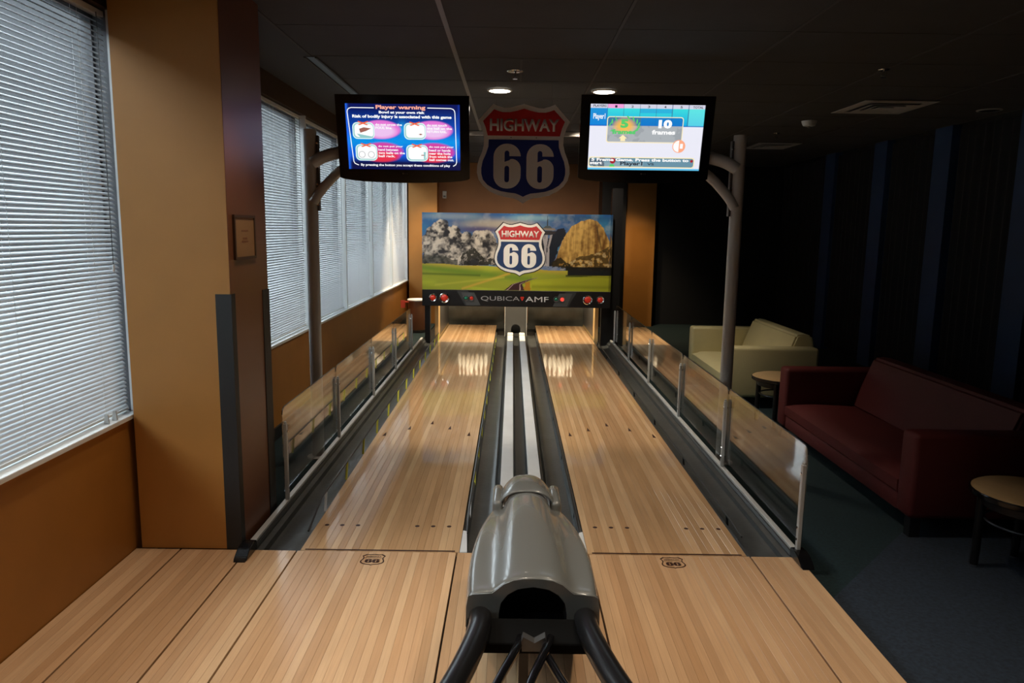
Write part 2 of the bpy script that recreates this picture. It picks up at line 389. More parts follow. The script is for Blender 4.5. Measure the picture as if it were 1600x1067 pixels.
floor_emblem(-.741, 3.405, .118, 'dark printed shield emblem'); floor_emblem(.734, 3.415, .118, 'dark printed shield emblem')

# carpets beyond the lanes
bm = B(); prism(bm, [(1.383, -2.6), (4.7, -2.6), (4.7, 13.5), (1.383, 13.5)], 'z', CZ-.1, CZ)
struct('floor_lounge', bm, MT['teal'])
bm = B(); prism(bm, [(1.45, 3.23), (2.20, 4.03), (3.1, 4.95), (4.6, 4.95), (4.6, -2.5), (1.45, -2.5)], 'z', CZ, CZ+.004)
tag(obj('carpet', bm, MT['greycarpet']), 'blue grey carpet with a diagonal edge before the dark red sofa', 'carpet')
struct('floor_window_aisle', bbox(XL-.1, 1.383, 3.502, 13.5, CZ-.17, CZ-.02), MT['under'])
tag(obj('carpet', bbox(XL+.002, -1.43, 4.07, 13.3, CZ-.0195, CZ), MT['teal']), 'dark teal carpet strip between the window wall and the lanes', 'carpet')
# walls
SZ, WT = .685, 2.585   # sill height, window head
struct('wall_left', bbox(XL-.14, XL, -2.6, YB+.1, -.25, SZ-.02), MT['orange'])
struct('wall_left_header', bbox(XL-.14, XL, -2.6, YB+.1, WT, CE+.05), MT['darkbrown'])
struct('wall_left_pier', bbox(XL-.14, XL, 3.62, 5.2, SZ-.02, WT), MT['brown'])
struct('wall_left_end', bbox(XL-.14, XL, 13.2, YB+.1, SZ-.02, WT), MT['brown'])
struct('wall_left_rear', bbox(XL-.14, XL, -2.6, .38, SZ-.02, WT), MT['brown'])
struct('wall_back', bbox(XL-.1, 1.46, YB, YB+.12, -.25, CE+.05), mat('brown_orange_paint', (.31, .125, .030), .5, bump=.05, bscale=220, var=.06))
struct('wall_back_dark', bbox(1.46, 4.8, YB, YB+.12, -.25, CE+.05), MT['blackwall'])
struct('wall_right', bbox(4.6, 4.75, -2.6, YB, -.25, CE+.05), MT['blackwall'])
struct('wall_front', bbox(XL-.1, 4.7, -2.75, -2.62, -.25, CE+.05), MT['brown'])
struct('baseboard_left', bbox(XL+.0005, XL+.015, 4.12, 13.2, CZ+.001, CZ+.10), MT['guard'])
# columns at the back
struct('trim_1', bbox(-1.90, -1.40, 13.05, 13.398, CZ-.02, CE-.002), MT['tan'])
struct('trim_2', bbox(1.90, 2.42, 13.05, 13.398, CZ, CE-.002), MT['tan'])
struct('trim_3', bbox(1.46, 1.88, 12.9, 13.398, CZ, CE-.002), MT['black'])
# wall pilasters at the right, with dark curtains between them
for i, y in enumerate((6.55, 7.93, 9.28, 10.75)):
    struct('trim_%d' % (4+i), bbox(4.50, 4.598, y, y+.32, CZ, CE-.002), MT['bluewall'])
def curtain(y0, y1, lab):
    n = max(24, int((y1-y0)/.022)); pts = []
    for k in range(n+1):
        y = y0+(y1-y0)*k/n; pts.append((4.545+.018*math.sin(k*1.05)+.006*math.sin(k*.37), y))
    pts2 = [(x+.006, y) for x, y in pts[::-1]]
    bm = B(); prism(bm, pts+pts2, 'z', CZ+.05, CE-.05)
    tag(obj('curtain', bm, CURT, smooth=True), lab, 'curtain')
CURT = mat('black_curtain_cloth', (.006, .007, .010), .85, bump=.2, bscale=200)
curtain(4.40, 6.50, 'black curtain on the dark wall behind the dark red sofa')
curtain(6.92, 7.88, 'black curtain on the dark wall behind the near end of the cream sofa')
curtain(8.30, 9.23, 'black curtain on the dark wall just beyond the cream sofa')
curtain(9.65, 10.70, 'black curtain on the dark wall, second beyond the cream sofa')
curtain(11.12, 12.80, 'black curtain on the dark wall close to the far corner')

# pillar
PXL, PXR, PY0, PY1 = -1.92, -1.42, 3.505, 4.05
pl = thing('pillar', 'large square orange brown pillar standing at the head of the lane gutter beside the windows', 'pillar', (-1.67, 3.78, 0))
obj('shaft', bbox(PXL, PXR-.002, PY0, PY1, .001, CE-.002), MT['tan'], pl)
obj('side_face', bbox(PXR-.0018, PXR, PY0+.002, PY1-.002, .001, CE-.003), MT['pillarside'], pl, label='dark brown side of the pillar')  # side face given a darker brown than the shaft
bm = B(); prism(bm, [(PXL-.001, PY0+.01), (XL+.001, 3.60), (XL+.001, 3.61), (PXL-.001, PY0+.03)], 'z', .001, CE-.002)
obj('filler_panel', bm, MT['darkbrown'], pl, label='dark brown strip closing the gap to the wall')
bm = B(); prism(bm, [(PXR+.004, PY0-.004), (PXR+.004, PY0+.05), (PXR+.0005, PY0+.05), (PXR+.0005, PY0-.0005), (-1.492, PY0-.0005), (-1.492, PY0-.004)], 'z', .001, 1.285)
obj('corner_guard', bm, MT['guard'], pl)
bm = B(); prism(bm, [(PXR+.0005, PY1-.10), (PXR+.004, PY1-.10), (PXR+.004, PY1+.004), (PXR-.05, PY1+.004), (PXR-.05, PY1+.0005), (PXR+.0005, PY1+.0005)], 'z', CZ+.001, 1.27)
obj('corner_guard', bm, MT['guard'], pl)
nt = thing('wall_notice', 'small framed notice with faded print hanging on the side of the pillar', 'notice', (PXR+.004, 3.70, 1.55))
bm = B(); box(bm, PXR+.001, PXR+.007, 3.575, 3.845, 1.455, 1.652)
obj('paper', bm, MT['notice'], nt)
bm = B()
for a in ((3.565, 3.58, 1.445, 1.662), (3.84, 3.855, 1.445, 1.662), (3.58, 3.84, 1.445, 1.458), (3.58, 3.84, 1.649, 1.662)): box(bm, PXR+.001, PXR+.012, *a)
obj('frame', bm, MT['darkbrown'], nt)
bm = B()
for z, w in ((1.585, .09), (1.548, .06), (1.532, .09)): box(bm, PXR+.0072, PXR+.0078, 3.71-w/2, 3.71+w/2, z-.004, z+.004)
obj('print', bm, MT['noticeink'], nt)

# windows
WIN = [(.40, 2.0, 1), (2.0, 3.6, 2), (5.2, 6.8, 3), (6.8, 8.35, 4), (8.35, 9.93, 5), (9.93, 11.55, 6), (11.55, 13.2, 7)]
LW = {2: 'white slatted blind in the near window, beside the orange side of the pillar', 1: 'white slatted blind in the window on the camera side of the first one',
      3: 'white slatted blind just behind the pillar, cut by the grey screen pole', 4: 'white slatted blind next beyond the grey screen pole, pale panel showing at its foot',
      5: 'second white slatted blind beyond the grey screen pole', 6: 'third white slatted blind beyond the grey screen pole', 7: 'narrowest looking white slatted blind, at the far end of the window wall'}
slat_cache = {}
for y0, y1, n in WIN:
    bm = B(); fw = .03
    box(bm, XL-.135, XL-.085, y0, y0+fw, SZ, WT); box(bm, XL-.135, XL-.085, y1-fw, y1, SZ, WT)
    box(bm, XL-.135, XL-.085, y0+fw, y1-fw, SZ, SZ+.04); box(bm, XL-.135, XL-.085, y0+fw, y1-fw, WT-.04, WT)
    w_ = struct('window_%d' % n, bm, MT['winframe'])
    obj('pane', bbox(XL-.114, XL-.110, y0+fw, y1-fw, SZ+.04, WT-.04), MT['pane'], w_)
    bm = B()
    if n in (2,): box(bm, XL-.020, XL+.012, y1-.02, y1+.019, SZ+.003, WT-.001)
    else: box(bm, XL-.020, XL+.006, y1-.016, y1, SZ+.003, WT-.001)
    box(bm, XL-.020, XL+.006, y0, y0+.016, SZ+.003, WT-.001)
    obj('mullion', bm, MT['white'], w_)
    bm = B(); box(bm, XL-.084, XL-.0205, y0, y0+.012, SZ+.003, WT-.001); box(bm, XL-.084, XL-.0205, y1-.012, y1, SZ+.003, WT-.001)
    obj('reveal', bm, MT['winframe' if n < 3 else 'white'], w_)  # near reveals coloured dark, so no sky-lit jamb shows through the slats
    # blind
    bx = XL-.040; ya, yb = y0+.022, y1-.024; L_ = yb-ya
    bl = thing('window_blind', LW[n], 'blind', (bx, (ya+yb)/2, SZ+.012), group='white slatted blinds along the window wall')
    key = round(L_, 3)
    zt, zb, ns = WT-.042, SZ+.036, 86
    if n == 4: zb = SZ+.036
    if key not in slat_cache:
        bm = B(); th = math.radians(37); wd = .0250; prev = None
        for k in range(6):
            s = (k/5-.5)*wd; h = .0022*(1-(2*k/5-1)**2)
            x = s*math.cos(th)+h*math.sin(th); z = -s*math.sin(th)+h*math.cos(th)
            a = bm.verts.new((x, -L_/2, z)); b = bm.verts.new((x, L_/2, z))
            if prev: bm.faces.new((prev[0], a, b, prev[1]))
            prev = (a, b)
        me = bpy.data.meshes.new('slat'); bm.to_mesh(me); bm.free(); me.materials.append(MT['slat'])
        for p in me.polygons: p.use_smooth = True
        slat_cache[key] = me
    for k in range(ns):
        t = k/(ns-1)
        z = zt-(zt-zb)*(t+.10*t*(1-t)) if True else 0
        o = bpy.data.objects.new('slat', slat_cache[key]); link(o, bl)
        rn = random.uniform(-1, 1)
        o.location = (0, random.uniform(-.001, .001), z-(SZ+.012)); o.rotation_euler = (0, rn*.012+.012*math.sin(k*.7+n), 0)
    bm = bbox(bx-.014, bx+.014, ya, yb, WT-.036, WT-.010, .002); obj('headrail', bm, MT['white'], bl)
    bm = bbox(bx-.013, bx+.013, ya, yb, SZ+.013, SZ+.026, .003); obj('bottom_rail', bm, MT['white'], bl)
    for q in (.14, .5, .86):
        y = ya+L_*q; bm = B()
        tube(bm, [(bx+.014, y, SZ+.02), (bx+.014, y, WT-.02)], .0007, 5); tube(bm, [(bx-.014, y, SZ+.02), (bx-.014, y, WT-.02)], .0007, 5)
        obj('ladder_cord', bm, MT['white'], bl)
    y = ya+L_*.955; bm = tube(B(), [(bx+.020, y, 1.42), (bx+.018, y, WT-.03)], .0022, 6); obj('tilt_cord', bm, MT['steel'], bl)
    bm = lathe(B(), [(.003, 0), (.007, .01), (.006, .03), (.002, .035)], (bx+.020, y, 1.385), 8); obj('tassel', bm, MT['white'], bl)
struct('window_sill_near', bbox(XL-.085, XL+.022, .38, 3.61, SZ-.02, SZ+.002, .003), MT['white'])
struct('window_sill_far', bbox(XL-.085, XL+.022, 5.19, 13.21, SZ-.02, SZ+.002, .003), MT['white'])
for k, y in enumerate((3.33, 3.40)):
    bm = B(); prism(bm, [(-.012, 0), (.012, 0), (.008, .045), (-.006, .045)], 'y', -.004, .004); shift(bm, (XL-.005, y, SZ+.003))
    tag(obj('blind_clip', bm, MT['alu']), 'small grey clip standing on the near window sill, %s the pillar' % ('next but one to' if k == 0 else 'right next to').replace('right ', ''), 'clip')
# outdoors
struct('ground_outside', bbox(-30, XL-.4, -80, 300, -.3, -.2), MT['ground'])
struct('wall_outside', bbox(-16, -12, -80, 300, -.2, 7.2), mat('outdoor_dark_facade', (.012, .013, .015), .8, var=.2, vscale=.4))
bm = B(); box(bm, XL-.75, XL-.70, 6.95, 8.15, .78, .96); so = thing('outdoor_sign', 'pale panel with dark blocks of print outside the window beyond the screen pole', 'sign', (XL-.72, 7.5, -.2))
obj('panel', bm, MT['outwall'], so)
bm = B()
for a, b in ((7.10, 7.32), (7.42, 7.70), (7.86, 7.90)): box(bm, XL-.6995, XL-.697, a, b, .81, .93)
obj('print', bm, MT['steel'], so)
obj('post', bbox(XL-.74, XL-.71, 7.5, 7.55, -.2, .78), MT['steel'], so)

# ceiling
ce = struct('ceiling', bbox(XL-.1, 4.75, -2.75, YB+.1, CE+.012, CE+.10), MT['ceilwall'])
gx = [-1.46+.99*i for i in range(-0, 7)]; gy = [3.66+.765*i for i in range(-2, 13)]
tile_me = None
for i in range(len(gx)-1):
    for j in range(len(gy)-1):
        x0, x1, y0, y1 = gx[i]+.010, gx[i+1]-.010, gy[j]+.008, gy[j+1]-.008
        if tile_me is None:
            o = obj('ceiling_tile', bbox(-(x1-x0)/2, (x1-x0)/2, -(y1-y0)/2, (y1-y0)/2, CE-.004, CE+.011, .003, 1), MT['ceil'], ce, local=True); tile_me = o.data
        else: o = bpy.data.objects.new('ceiling_tile', tile_me); link(o, ce)
        o.location = Vector(((x0+x1)/2, (y0+y1)/2, 0))-wloc(ce)
for x in gx:
    w = .014 if abs(x+.47) < .02 else .009
    obj('grid_bar', bbox(x-w, x+w, gy[0], gy[-1], CE-.007, CE+.012), MT['tbarlight' if abs(x+.47) < .02 else 'tbar'], ce)
for y in gy[:-1]: obj('grid_bar', bbox(gx[0], gx[-1], y-.004, y+.004, CE-.0055, CE+.011), MT['tbar'], ce)
obj('grid_bar', bbox(-.04, -.025, gy[4]+.008, gy[5]-.008, CE-.006, CE-.004), MT['tbar'], ce)
sl = thing('slot_vent', 'long narrow black slot vent in the ceiling above the window side screen', 'vent', (-1.46, 6, CE-.02))
bm = B(); box(bm, -1.505, -1.490, 5.2, 6.9, CE-.016, CE-.0075); box(bm, -1.430, -1.415, 5.2, 6.9, CE-.016, CE-.0075); obj('frame', bm, MT['tbar'], sl)
obj('slot', bbox(-1.489, -1.431, 5.2, 6.9, CE-.010, CE-.0078), MT['black'], sl)
def downlight(x, y, lab, lit=True, r=.088):
    t = thing('downlight', lab, 'ceiling light', (x, y, CE-.02))
    bm = lathe(B(), [(r, -.018), (r+.016, -.014), (r+.018, -.0075), (r, -.0075)], (x, y, CE), 28, capa=False, capb=False); obj('trim_ring', bm, MT['vent'], t, smooth=True)
    bm = lathe(B(), [(r*.98, -.0155), (r*.98, -.009)], (x, y, CE), 28); obj('diffuser', bm, MT['lampdisc'] if lit else MT['chrome'], t)
for x, y, lab in ((-.2, 6.32, 'lit round ceiling light nearer the window side screen'), (.66, 6.30, 'lit round ceiling light nearer the lounge side screen')):
    downlight(x, y, lab)
downlight(4.25, 6.95, 'unlit round ceiling light above the dark wall', False)
def ac_vent(x0, x1, y0, y1, lab):
    t = thing('ceiling_vent', lab, 'vent', ((x0+x1)/2, (y0+y1)/2, CE-.02))
    cx, cy, hx, hy = (x0+x1)/2, (y0+y1)/2, (x1-x0)/2, (y1-y0)/2
    def ring(s0, s1, z0, z1):
        bm = B(); o4 = [(cx-hx*s0, cy-hy*s0), (cx+hx*s0, cy-hy*s0), (cx+hx*s0, cy+hy*s0), (cx-hx*s0, cy+hy*s0)]; i4 = [(cx-hx*s1, cy-hy*s1), (cx+hx*s1, cy-hy*s1), (cx+hx*s1, cy+hy*s1), (cx-hx*s1, cy+hy*s1)]
        O = [bm.verts.new((*p, z0)) for p in o4]; I = [bm.verts.new((*p, z1)) for p in i4]; O2 = [bm.verts.new((*p, z0+.004)) for p in o4]; I2 = [bm.verts.new((*p, z1+.004)) for p in i4]
        for k in range(4):
            q = (k+1) % 4; bm.faces.new((O[k], O[q], I[q], I[k])); bm.faces.new((O2[q], O2[k], I2[k], I2[q])); bm.faces.new((O[q], O[k], O2[k], O2[q])); bm.faces.new((I[k], I[q], I2[q], I2[k]))
        return bm
    obj('frame', ring(1, .72, CE-.014, CE-.016), MT['vent'], t)
    obj('louver', ring(.66, .46, CE-.028, CE-.014), MT['vent'], t)
    obj('louver', ring(.42, .24, CE-.028, CE-.014), MT['vent'], t)
    obj('centre_plate', bbox(cx-hx*.2, cx+hx*.2, cy-hy*.2, cy+hy*.2, CE-.028, CE-.022), MT['vent'], t)
    obj('duct', bbox(cx-hx*.72, cx+hx*.72, cy-hy*.72, cy+hy*.72, CE-.0085, CE-.0075), MT['black'], t)
ac_vent(2.92, 3.56, 6.52, 7.22, 'square grey ceiling vent above the sofas')
ac_vent(3.05, 3.60, 9.65, 10.35, 'square grey ceiling vent farther back, beyond the smoke detector')
t = thing('smoke_detector', 'round pale smoke detector on the ceiling between the two square vents', 'smoke detector', (2.94, 7.78, CE-.06))
obj('body', lathe(B(), [(.03, -.062), (.058, -.055), (.072, -.03), (.078, -.0076)], (2.94, 7.78, CE), 24), MT['alu'], t, smooth=True)
obj('sensor', lathe(B(), [(.012, -.075), (.018, -.062)], (2.94, 7.78, CE), 12), MT['steel'], t)
def sprinkler(x, y, lab, r=.035):
    t = thing('sprinkler', lab, 'sprinkler', (x, y, CE-.06))
    obj('escutcheon', lathe(B(), [(r*.5, -.016), (r, -.012), (r*1.1, -.0076)], (x, y, CE), 20), MT['chrome'], t, smooth=True)
    bm = B(); tube(bm, [(x, y, CE-.012), (x, y, CE-.05)], .007, 8); tube(bm, [(x-.018, y, CE-.02), (x-.018, y, CE-.045), (x, y, CE-.056), (x+.018, y, CE-.045), (x+.018, y, CE-.02)], .003, 6)
    obj('nozzle', bm, MT['chrome'], t, smooth=True)
    obj('deflector', lathe(B(), [(.020, -.061), (.020, -.058)], (x, y, CE), 14), MT['chrome'], t)
sprinkler(-.075, 5.58, 'small chrome sprinkler in front of the hanging shield sign', .055)
sprinkler(2.49, 5.35, 'small chrome sprinkler on the dark ceiling on the camera side of the large square vent')
sprinkler(2.95, 8.75, 'small chrome sprinkler just behind the smoke detector')
t = thing('strip_light', 'long unlit ceiling strip light behind the hanging shield sign', 'ceiling light', (0, 9.3, CE-.06))
obj('housing', bbox(-.95, 1.25, 8.95, 9.75, CE-.05, CE-.008, .01), MT['ceil'], t)
obj('edge_trim', bbox(-.95, 1.25, 8.90, 8.945, CE-.058, CE-.008, .006), MT['vent'], t)
obj('diffuser', bbox(-.90, 1.2, 9.05, 9.65, CE-.056, CE-.0505), MT['tbar'], t)

# ------------------------------------------------------------------ LANES
YF, YE = 3.503, 12.33
def lane(x0, x1, lab, arrows, dots):
    t = thing('bowling_lane', lab, 'bowling lane', ((x0+x1)/2, 3.6, -.06))
    n = 22; w = (x1-x0)/n
    for k in range(n): board(w, YF, YE, -.024, 0, ('lane', 1), MT['lane'], t, x0+w*(k+.5), 'board')
    obj('lane_base', bbox(x0+.004, x1-.004, YF+.001, YE, CZ-.02, -.0245), MT['under'], t)
    obj('foul_line', bbox(x0+.022, x1-.022, YF+.003, YF+.016, .0002, .0008), MT['mark'], t)
    for x, y in arrows:
        bm = B(); prism(bm, [(x-.013, y-.055), (x+.013, y-.055), (x, y+.055)], 'z', .0002, .0009); obj('arrow_mark', bm, MT['mark'], t)
    for x, y in dots: obj('dot_mark', lathe(B(), [(.0125, .0002), (.0125, .0009)], (x, y, 0), 12), MT['mark'], t)
lane(-1.124, -.324, 'pale maple bowling lane on the window side', [(-1.06, 5.63), (-.89, 5.82), (-.725, 5.99), (-.565, 5.84), (-.40, 5.66)], [(x, 3.823) for x in (-1.069, -.986, -.90, -.576, -.489, -.402)])
lane(.324, 1.124, 'pale maple bowling lane on the sofa side', [(.40, 5.69), (.56, 5.84), (.73, 6.0), (.90, 5.86), (1.064, 5.68)], [(x, 3.838) for x in (.397, .485, .573, .897, .985, 1.074)])

# gutters
def profile(pts, y0, y1, th=.01):
    low = [(x, z-th) for x, z in pts[::-1]]
    return prism(B(), pts+low, 'y', y0, y1)
GL = [(0, -.006), (.018, -.010), (.022, -.050), (.045, -.058), (.085, -.064), (.125, -.064), (.165, -.058), (.190, -.048), (.196, -.02), (.212, -.014), (.222, -.006)]
for s, lab in ((-1, 'dark grey outer gutter beside the window side lane'), (1, 'dark grey outer gutter beside the sofa side lane')):
    t = thing('gutter', lab, 'gutter', (s*1.24, 3.6, CZ-.02))
    obj('channel', profile([(s*(1.128+x), z) for x, z in GL], YF+.002, 10.76), MT['gutter'], t, smooth=True)
    for x in (.170,): obj('ridge', bbox(*sorted((s*(1.128+x), s*(1.128+x+.006))), YF+.05, 10.7, -.066, -.0555), MT['curb'], t)
for s, lab in ((-1, 'dark grey inner gutter between the window side lane and the ball track'), (1, 'dark grey inner gutter between the sofa side lane and the ball track')):
    t = thing('gutter', lab, 'gutter', (s*.22, 3.6, CZ-.02))
    pts = [(s*x, z) for x, z in ((.148, -.004), (.152, -.03), (.175, -.052), (.205, -.060), (.255, -.060), (.29, -.050), (.300, -.014), (.320, -.008))]
    obj('channel', profile(pts, YF+.002, 11.55), MT['gutter'], t, smooth=True)
    obj('ridge', bbox(*sorted((s*.165, s*.169)), YF+.05, 11.5, -.045, -.030), MT['curb'], t)
    bm = B(); prism(bm, [(s*.322, YF+.002), (s*.285, YF+.002), (s*.302, YF+.26), (s*.322, YF+.27)], 'z', -.012, .0005)
    obj('end_plate', bm, MT['trackrail'], t, label='pale grey end plate at the foul line')
# bumper rails
def bumper(x, lab, yy, m_br, inward, zr=.055):
    t = thing('bumper_rail', lab, 'bumper rail', (x, 4, -.06))
    obj('rail', tube(B(), [(x-.02*(x < -1), yy[0]-.26, -.01), (x, yy[0]-.05, zr), (x, yy[-1]+.05, zr)], .0055, 8), MT['curb'], t, smooth=True)
    for i, y in enumerate(yy):
        bm = B(); box(bm, x-.0065, x+.0065, y-.003, y+.003, -.054, zr+.004)
        bmesh.ops.rotate(bm, verts=bm.verts[:], cent=(x, y, -.05), matrix=Matrix.Rotation(-.35, 3, 'X'))
        obj('bracket', bm, MT['trackrail'] if i == 0 and m_br == 'yellow' else MT[m_br], t)
ys = [4.02+.545*k for k in range(13)]
bumper(-1.134, 'thin dark bumper rail on yellow brackets in the outer gutter by the window wall', ys, 'yellow', 0, .10)
bumper(-.301, 'thin dark bumper rail on yellow brackets beside the ball track', ys, 'yellow', 0)
bumper(1.178, 'thin dark bumper rail on black brackets beside the outer edge of the sofa side lane', ys[::2], 'black', 0, .0)
bumper(.301, 'thin dark bumper rail on black brackets between the ball track and the sofa side lane', ys[::2], 'black', 0, .0)

# ball track
t = thing('ball_track', 'straight ball return track with two pale grey rails between the lanes', 'ball track', (0, 4, CZ))
obj('bed', profile([(-.146, -.004), (-.135, -.002), (-.13, -.01), (-.045, -.012), (-.035, -.035), (0, -.045), (.035, -.035), (.045, -.012), (.13, -.01), (.135, -.002), (.146, -.004)], 3.2, 11.3, .02), MT['curb'], t, smooth=True)
for s in (-1, 1):
    obj('rail', bbox(*sorted((s*.048-.003, s*.130-.003)), 3.1, 10.95, .002, .028, .004), MT['trackrail'], t)
    bm = bbox(*sorted((s*.046-.003, s*.132-.003)), 10.96, 11.16, .000, .045, .012); obj('rail_end', bm, MT['printwhite'], t)
# ball door box at the pit
t = thing('ball_door_box', 'grey steel ball door with an arched dark opening at the far end of the track', 'ball door', (0, 11.4, CZ))
ar = [(-.072, .02)]+[(-.072+0, .06)]+arc(0, .09, .072, 180, 0, 12)+[(.072, .02)]
outer = [(-.165, -.03), (.165, -.03), (.165, .50), (-.165, .50)]
bm = flat([outer, ar[::-1]], .02); shift(bm, (-.01, 11.22, 0)); obj('front_plate', bm, MT['steel'], t)
obj('edge', bbox(-.180, -.172, 11.21, 11.5, -.03, .50), MT['alu'], t); obj('edge', bbox(.152, .160, 11.21, 11.5, -.03, .50), MT['alu'], t)
obj('housing', bbox(-.171, .151, 11.36, 12.2, -.03, .50), MT['black'], t)

# guard rails with glass
def guard_rail(s, y0, posts, lab, yend):
    t = thing('glass_guard_rail', lab, 'guard rail', (s*1.38, y0, CZ))
    X = s*1.378
    obj('curb', prism(B(), [(X-.030, -.10), (X+.030, -.10), (X+.030, .0), (X+.022, .012), (X-.022, .012), (X-.030, .0)], 'y', 3.52, yend), MT['curb'], t)
    obj('top_rail', bbox(X-.015, X+.015, 3.52, yend, .0125, .030, .003), MT['metal'], t)
    bm = B(); prism(bm, [(3.35, .001), (3.52, .001), (3.52, .045), (3.47, .050), (3.42, .042), (3.38, .016)], 'x', X-.032, X+.032)
    bmesh.ops.bevel(bm, geom=bm.edges[:], offset=.004, segments=2, affect='EDGES'); obj('end_cap', bm, MT['blackgloss'], t)
    for k, y in enumerate(posts):
        XP = X+s*.012
        bm = bbox(XP-s*.017-.010, XP-s*.017+.010, y-.013, y+.013, .031, .485, .003); p = obj('post', bm, MT['alu'], t)
        bm = B()
        for z in (.10, .16, .44): lathe(bm, [(.006, -.0145), (.0075, -.011), (.0075, -.0101)], (XP-s*.017, y, z), 8, 'x')
        for z in (.10, .44): lathe(bm, [(.0075, .0101), (.0075, .011), (.006, .0145)], (XP-s*.017, y, z), 8, 'x')
        obj('bolt', bm, MT['chrome'], p)
        obj('cap', lathe(B(), [(.009, 0), (.008, .010), (.003, .014)], (XP-s*.017, y, .486), 8), MT['alu'], p)
    for k in range(len(posts)-1):
        a, b = posts[k]+.006, posts[k+1]-.006; r = .04; XP = X+s*.013
        pts = [(a, .075), (b, .075), (b, .575-r)]+arc(b-r, .575-r, r, 0, 90, 5)[1:]+arc(a+r, .575-r, r, 90, 180, 5)+[(a, .575-r)]
        bm = B(); prism(bm, pts, 'x', XP-.003, XP+.003); obj('glass_panel', bm, MT['guardglass'], t)
        e = B(); ep = [(XP, y, z) for y, z in pts[2:]]; tube(e, ep, .0034, 5)
        obj('dark_edge', e, MT['black'], t)
guard_rail(1, 3.49, [3.49, 4.84, 6.18, 7.60, 8.93, 10.25], 'clear glass guard rail with metal posts on the sofa side', 10.62)
guard_rail(-1, 4.12, [4.12, 5.42, 6.83, 8.16, 9.50], 'clear glass guard rail with metal posts on the window side', 10.62)

# ------------------------------------------------------------------ BALL RETURN HOOD
def lerp(a, b, t): return a+(b-a)*t
def section(y, hw, ztop, zsh, zlow, hb, arch):
    """half profile from base to the top: (x, z); mirrored"""
    h = [(hb, zlow), (hw*1.06, lerp(zlow, zsh, .55)), (hw*1.05, zsh-.035), (hw*1.0, zsh-.008), (hw*.95, zsh), (hw*.80, zsh+.003), (hw*.66, zsh+.008),
         (arch*1.0, lerp(zsh, ztop, .30)), (arch*.80, lerp(zsh, ztop, .68)), (arch*.55, lerp(zsh, ztop, .88)), (arch*.28, lerp(zsh, ztop, .97)), (0, ztop)]
    return [(x, y, z) for x, z in h]+[(-x, y, z) for x, z in h[-2::-1]]
ST = [section(2.10, .192, .567, .512, .405, .205, .112), section(2.13, .196, .572, .516, .36, .208, .114), section(2.3, .204, .562, .508, .27, .214, .112), section(2.5, .203, .547, .492, .14, .212, .110),
      section(2.7, .190, .530, .470, .02, .200, .106), section(2.9, .168, .510, .440, .002, .182, .102), section(3.05, .148, .492, .410, .002, .165, .098), section(3.18, .130, .470, .370, .002, .148, .092),
      section(3.30, .112, .43, .31, .002, .130, .085)]
hd = thing('ball_return', 'glossy dark grey ball return hood standing between the two lanes, with a black tube rack', 'ball return', (0, 2.4, 0))
def loft(st, th=.008):
    bm = B(); rings = [[bm.verts.new(p) for p in s] for s in st]
    for a, b in zip(rings, rings[1:]):
        for k in range(len(a)-1): bm.faces.new((a[k], a[k+1], b[k+1], b[k]))
    return bm
bm = loft(ST)
hood = obj('hood', bm, MT['hood'], hd, smooth=True)
m_ = hood.modifiers.new('t', 'SOLIDIFY'); m_.thickness = .010; m_.offset = -1
m2 = hood.modifiers.new('s', 'SUBSURF'); m2.levels = 1; m2.render_levels = 2
# front face with arched mouth
hf = ST[0]; out2 = [(x, z) for x, y, z in hf]; out2 = [(x, z) for x, z in out2 if z > .40]
mouth = [(-.098, .404)]+[(x, z) for x, z in [(-.104, .45), (-.098, .485), (-.078, .512), (-.048, .530), (0, .538), (.048, .530), (.078, .512), (.098, .485), (.104, .45)]]+[(.098, .404)]
face = [(.205, .405), (.204, .47), (.198, .505), (.185, .511), (.125, .516), (.112, .526), (.09, .545), (.06, .558), (.03, .563), (0, .564)]
face = face+[(-x, z) for x, z in face[-2::-1]]
poly = face+[(-.104, .405)]+mouth[1:-1]+[(.104, .405)]
bm = flat([poly], .014); shift(bm, (0, 2.098, 0)); obj('front_face', bm, MT['hood'], hd)
bm = B(); v = [(x*.999, z) for x, z in mouth]
prism(bm, v, 'y', 2.17, 2.60); obj('mouth_cavity', bm, MT['black'], hd, label='dark inside of the hood mouth')
bm = loft([[(x, 2.106, z) for x, z in mouth], [(x, 2.17, z) for x, z in mouth]]); obj('mouth_lining', bm, MT['black'], hd, smooth=True)
# rear cap with ears
def capsec(y, r, zt, zb):
    return [(r*math.copysign(abs(math.cos(math.radians(q)))**.8, math.cos(math.radians(q))), y, zb+(zt-zb)*max(0, math.sin(math.radians(q)))**.85) for q in range(0, 181, 12)]
bm = loft([capsec(3.03, .124, .500, .405), capsec(3.045, .129, .506, .40), capsec(3.09, .130, .508, .39), capsec(3.20, .126, .502, .36), capsec(3.29, .116, .488, .33), capsec(3.35, .10, .465, .31), capsec(3.39, .08, .42, .29)])
cp = obj('rear_cap', bm, MT['hood'], hd, smooth=True); m_ = cp.modifiers.new('t', 'SOLIDIFY'); m_.thickness = .010; m_.offset = -1
m2 = cp.modifiers.new('s', 'SUBSURF'); m2.levels = 1; m2.render_levels = 2
for s in (-1, 1):
    bm = bbox(*sorted((s*.104, s*.149)), 3.02, 3.25, .365, .455, .020, 3)
    obj('cap_ear', bm, MT['hood'], hd, smooth=True)
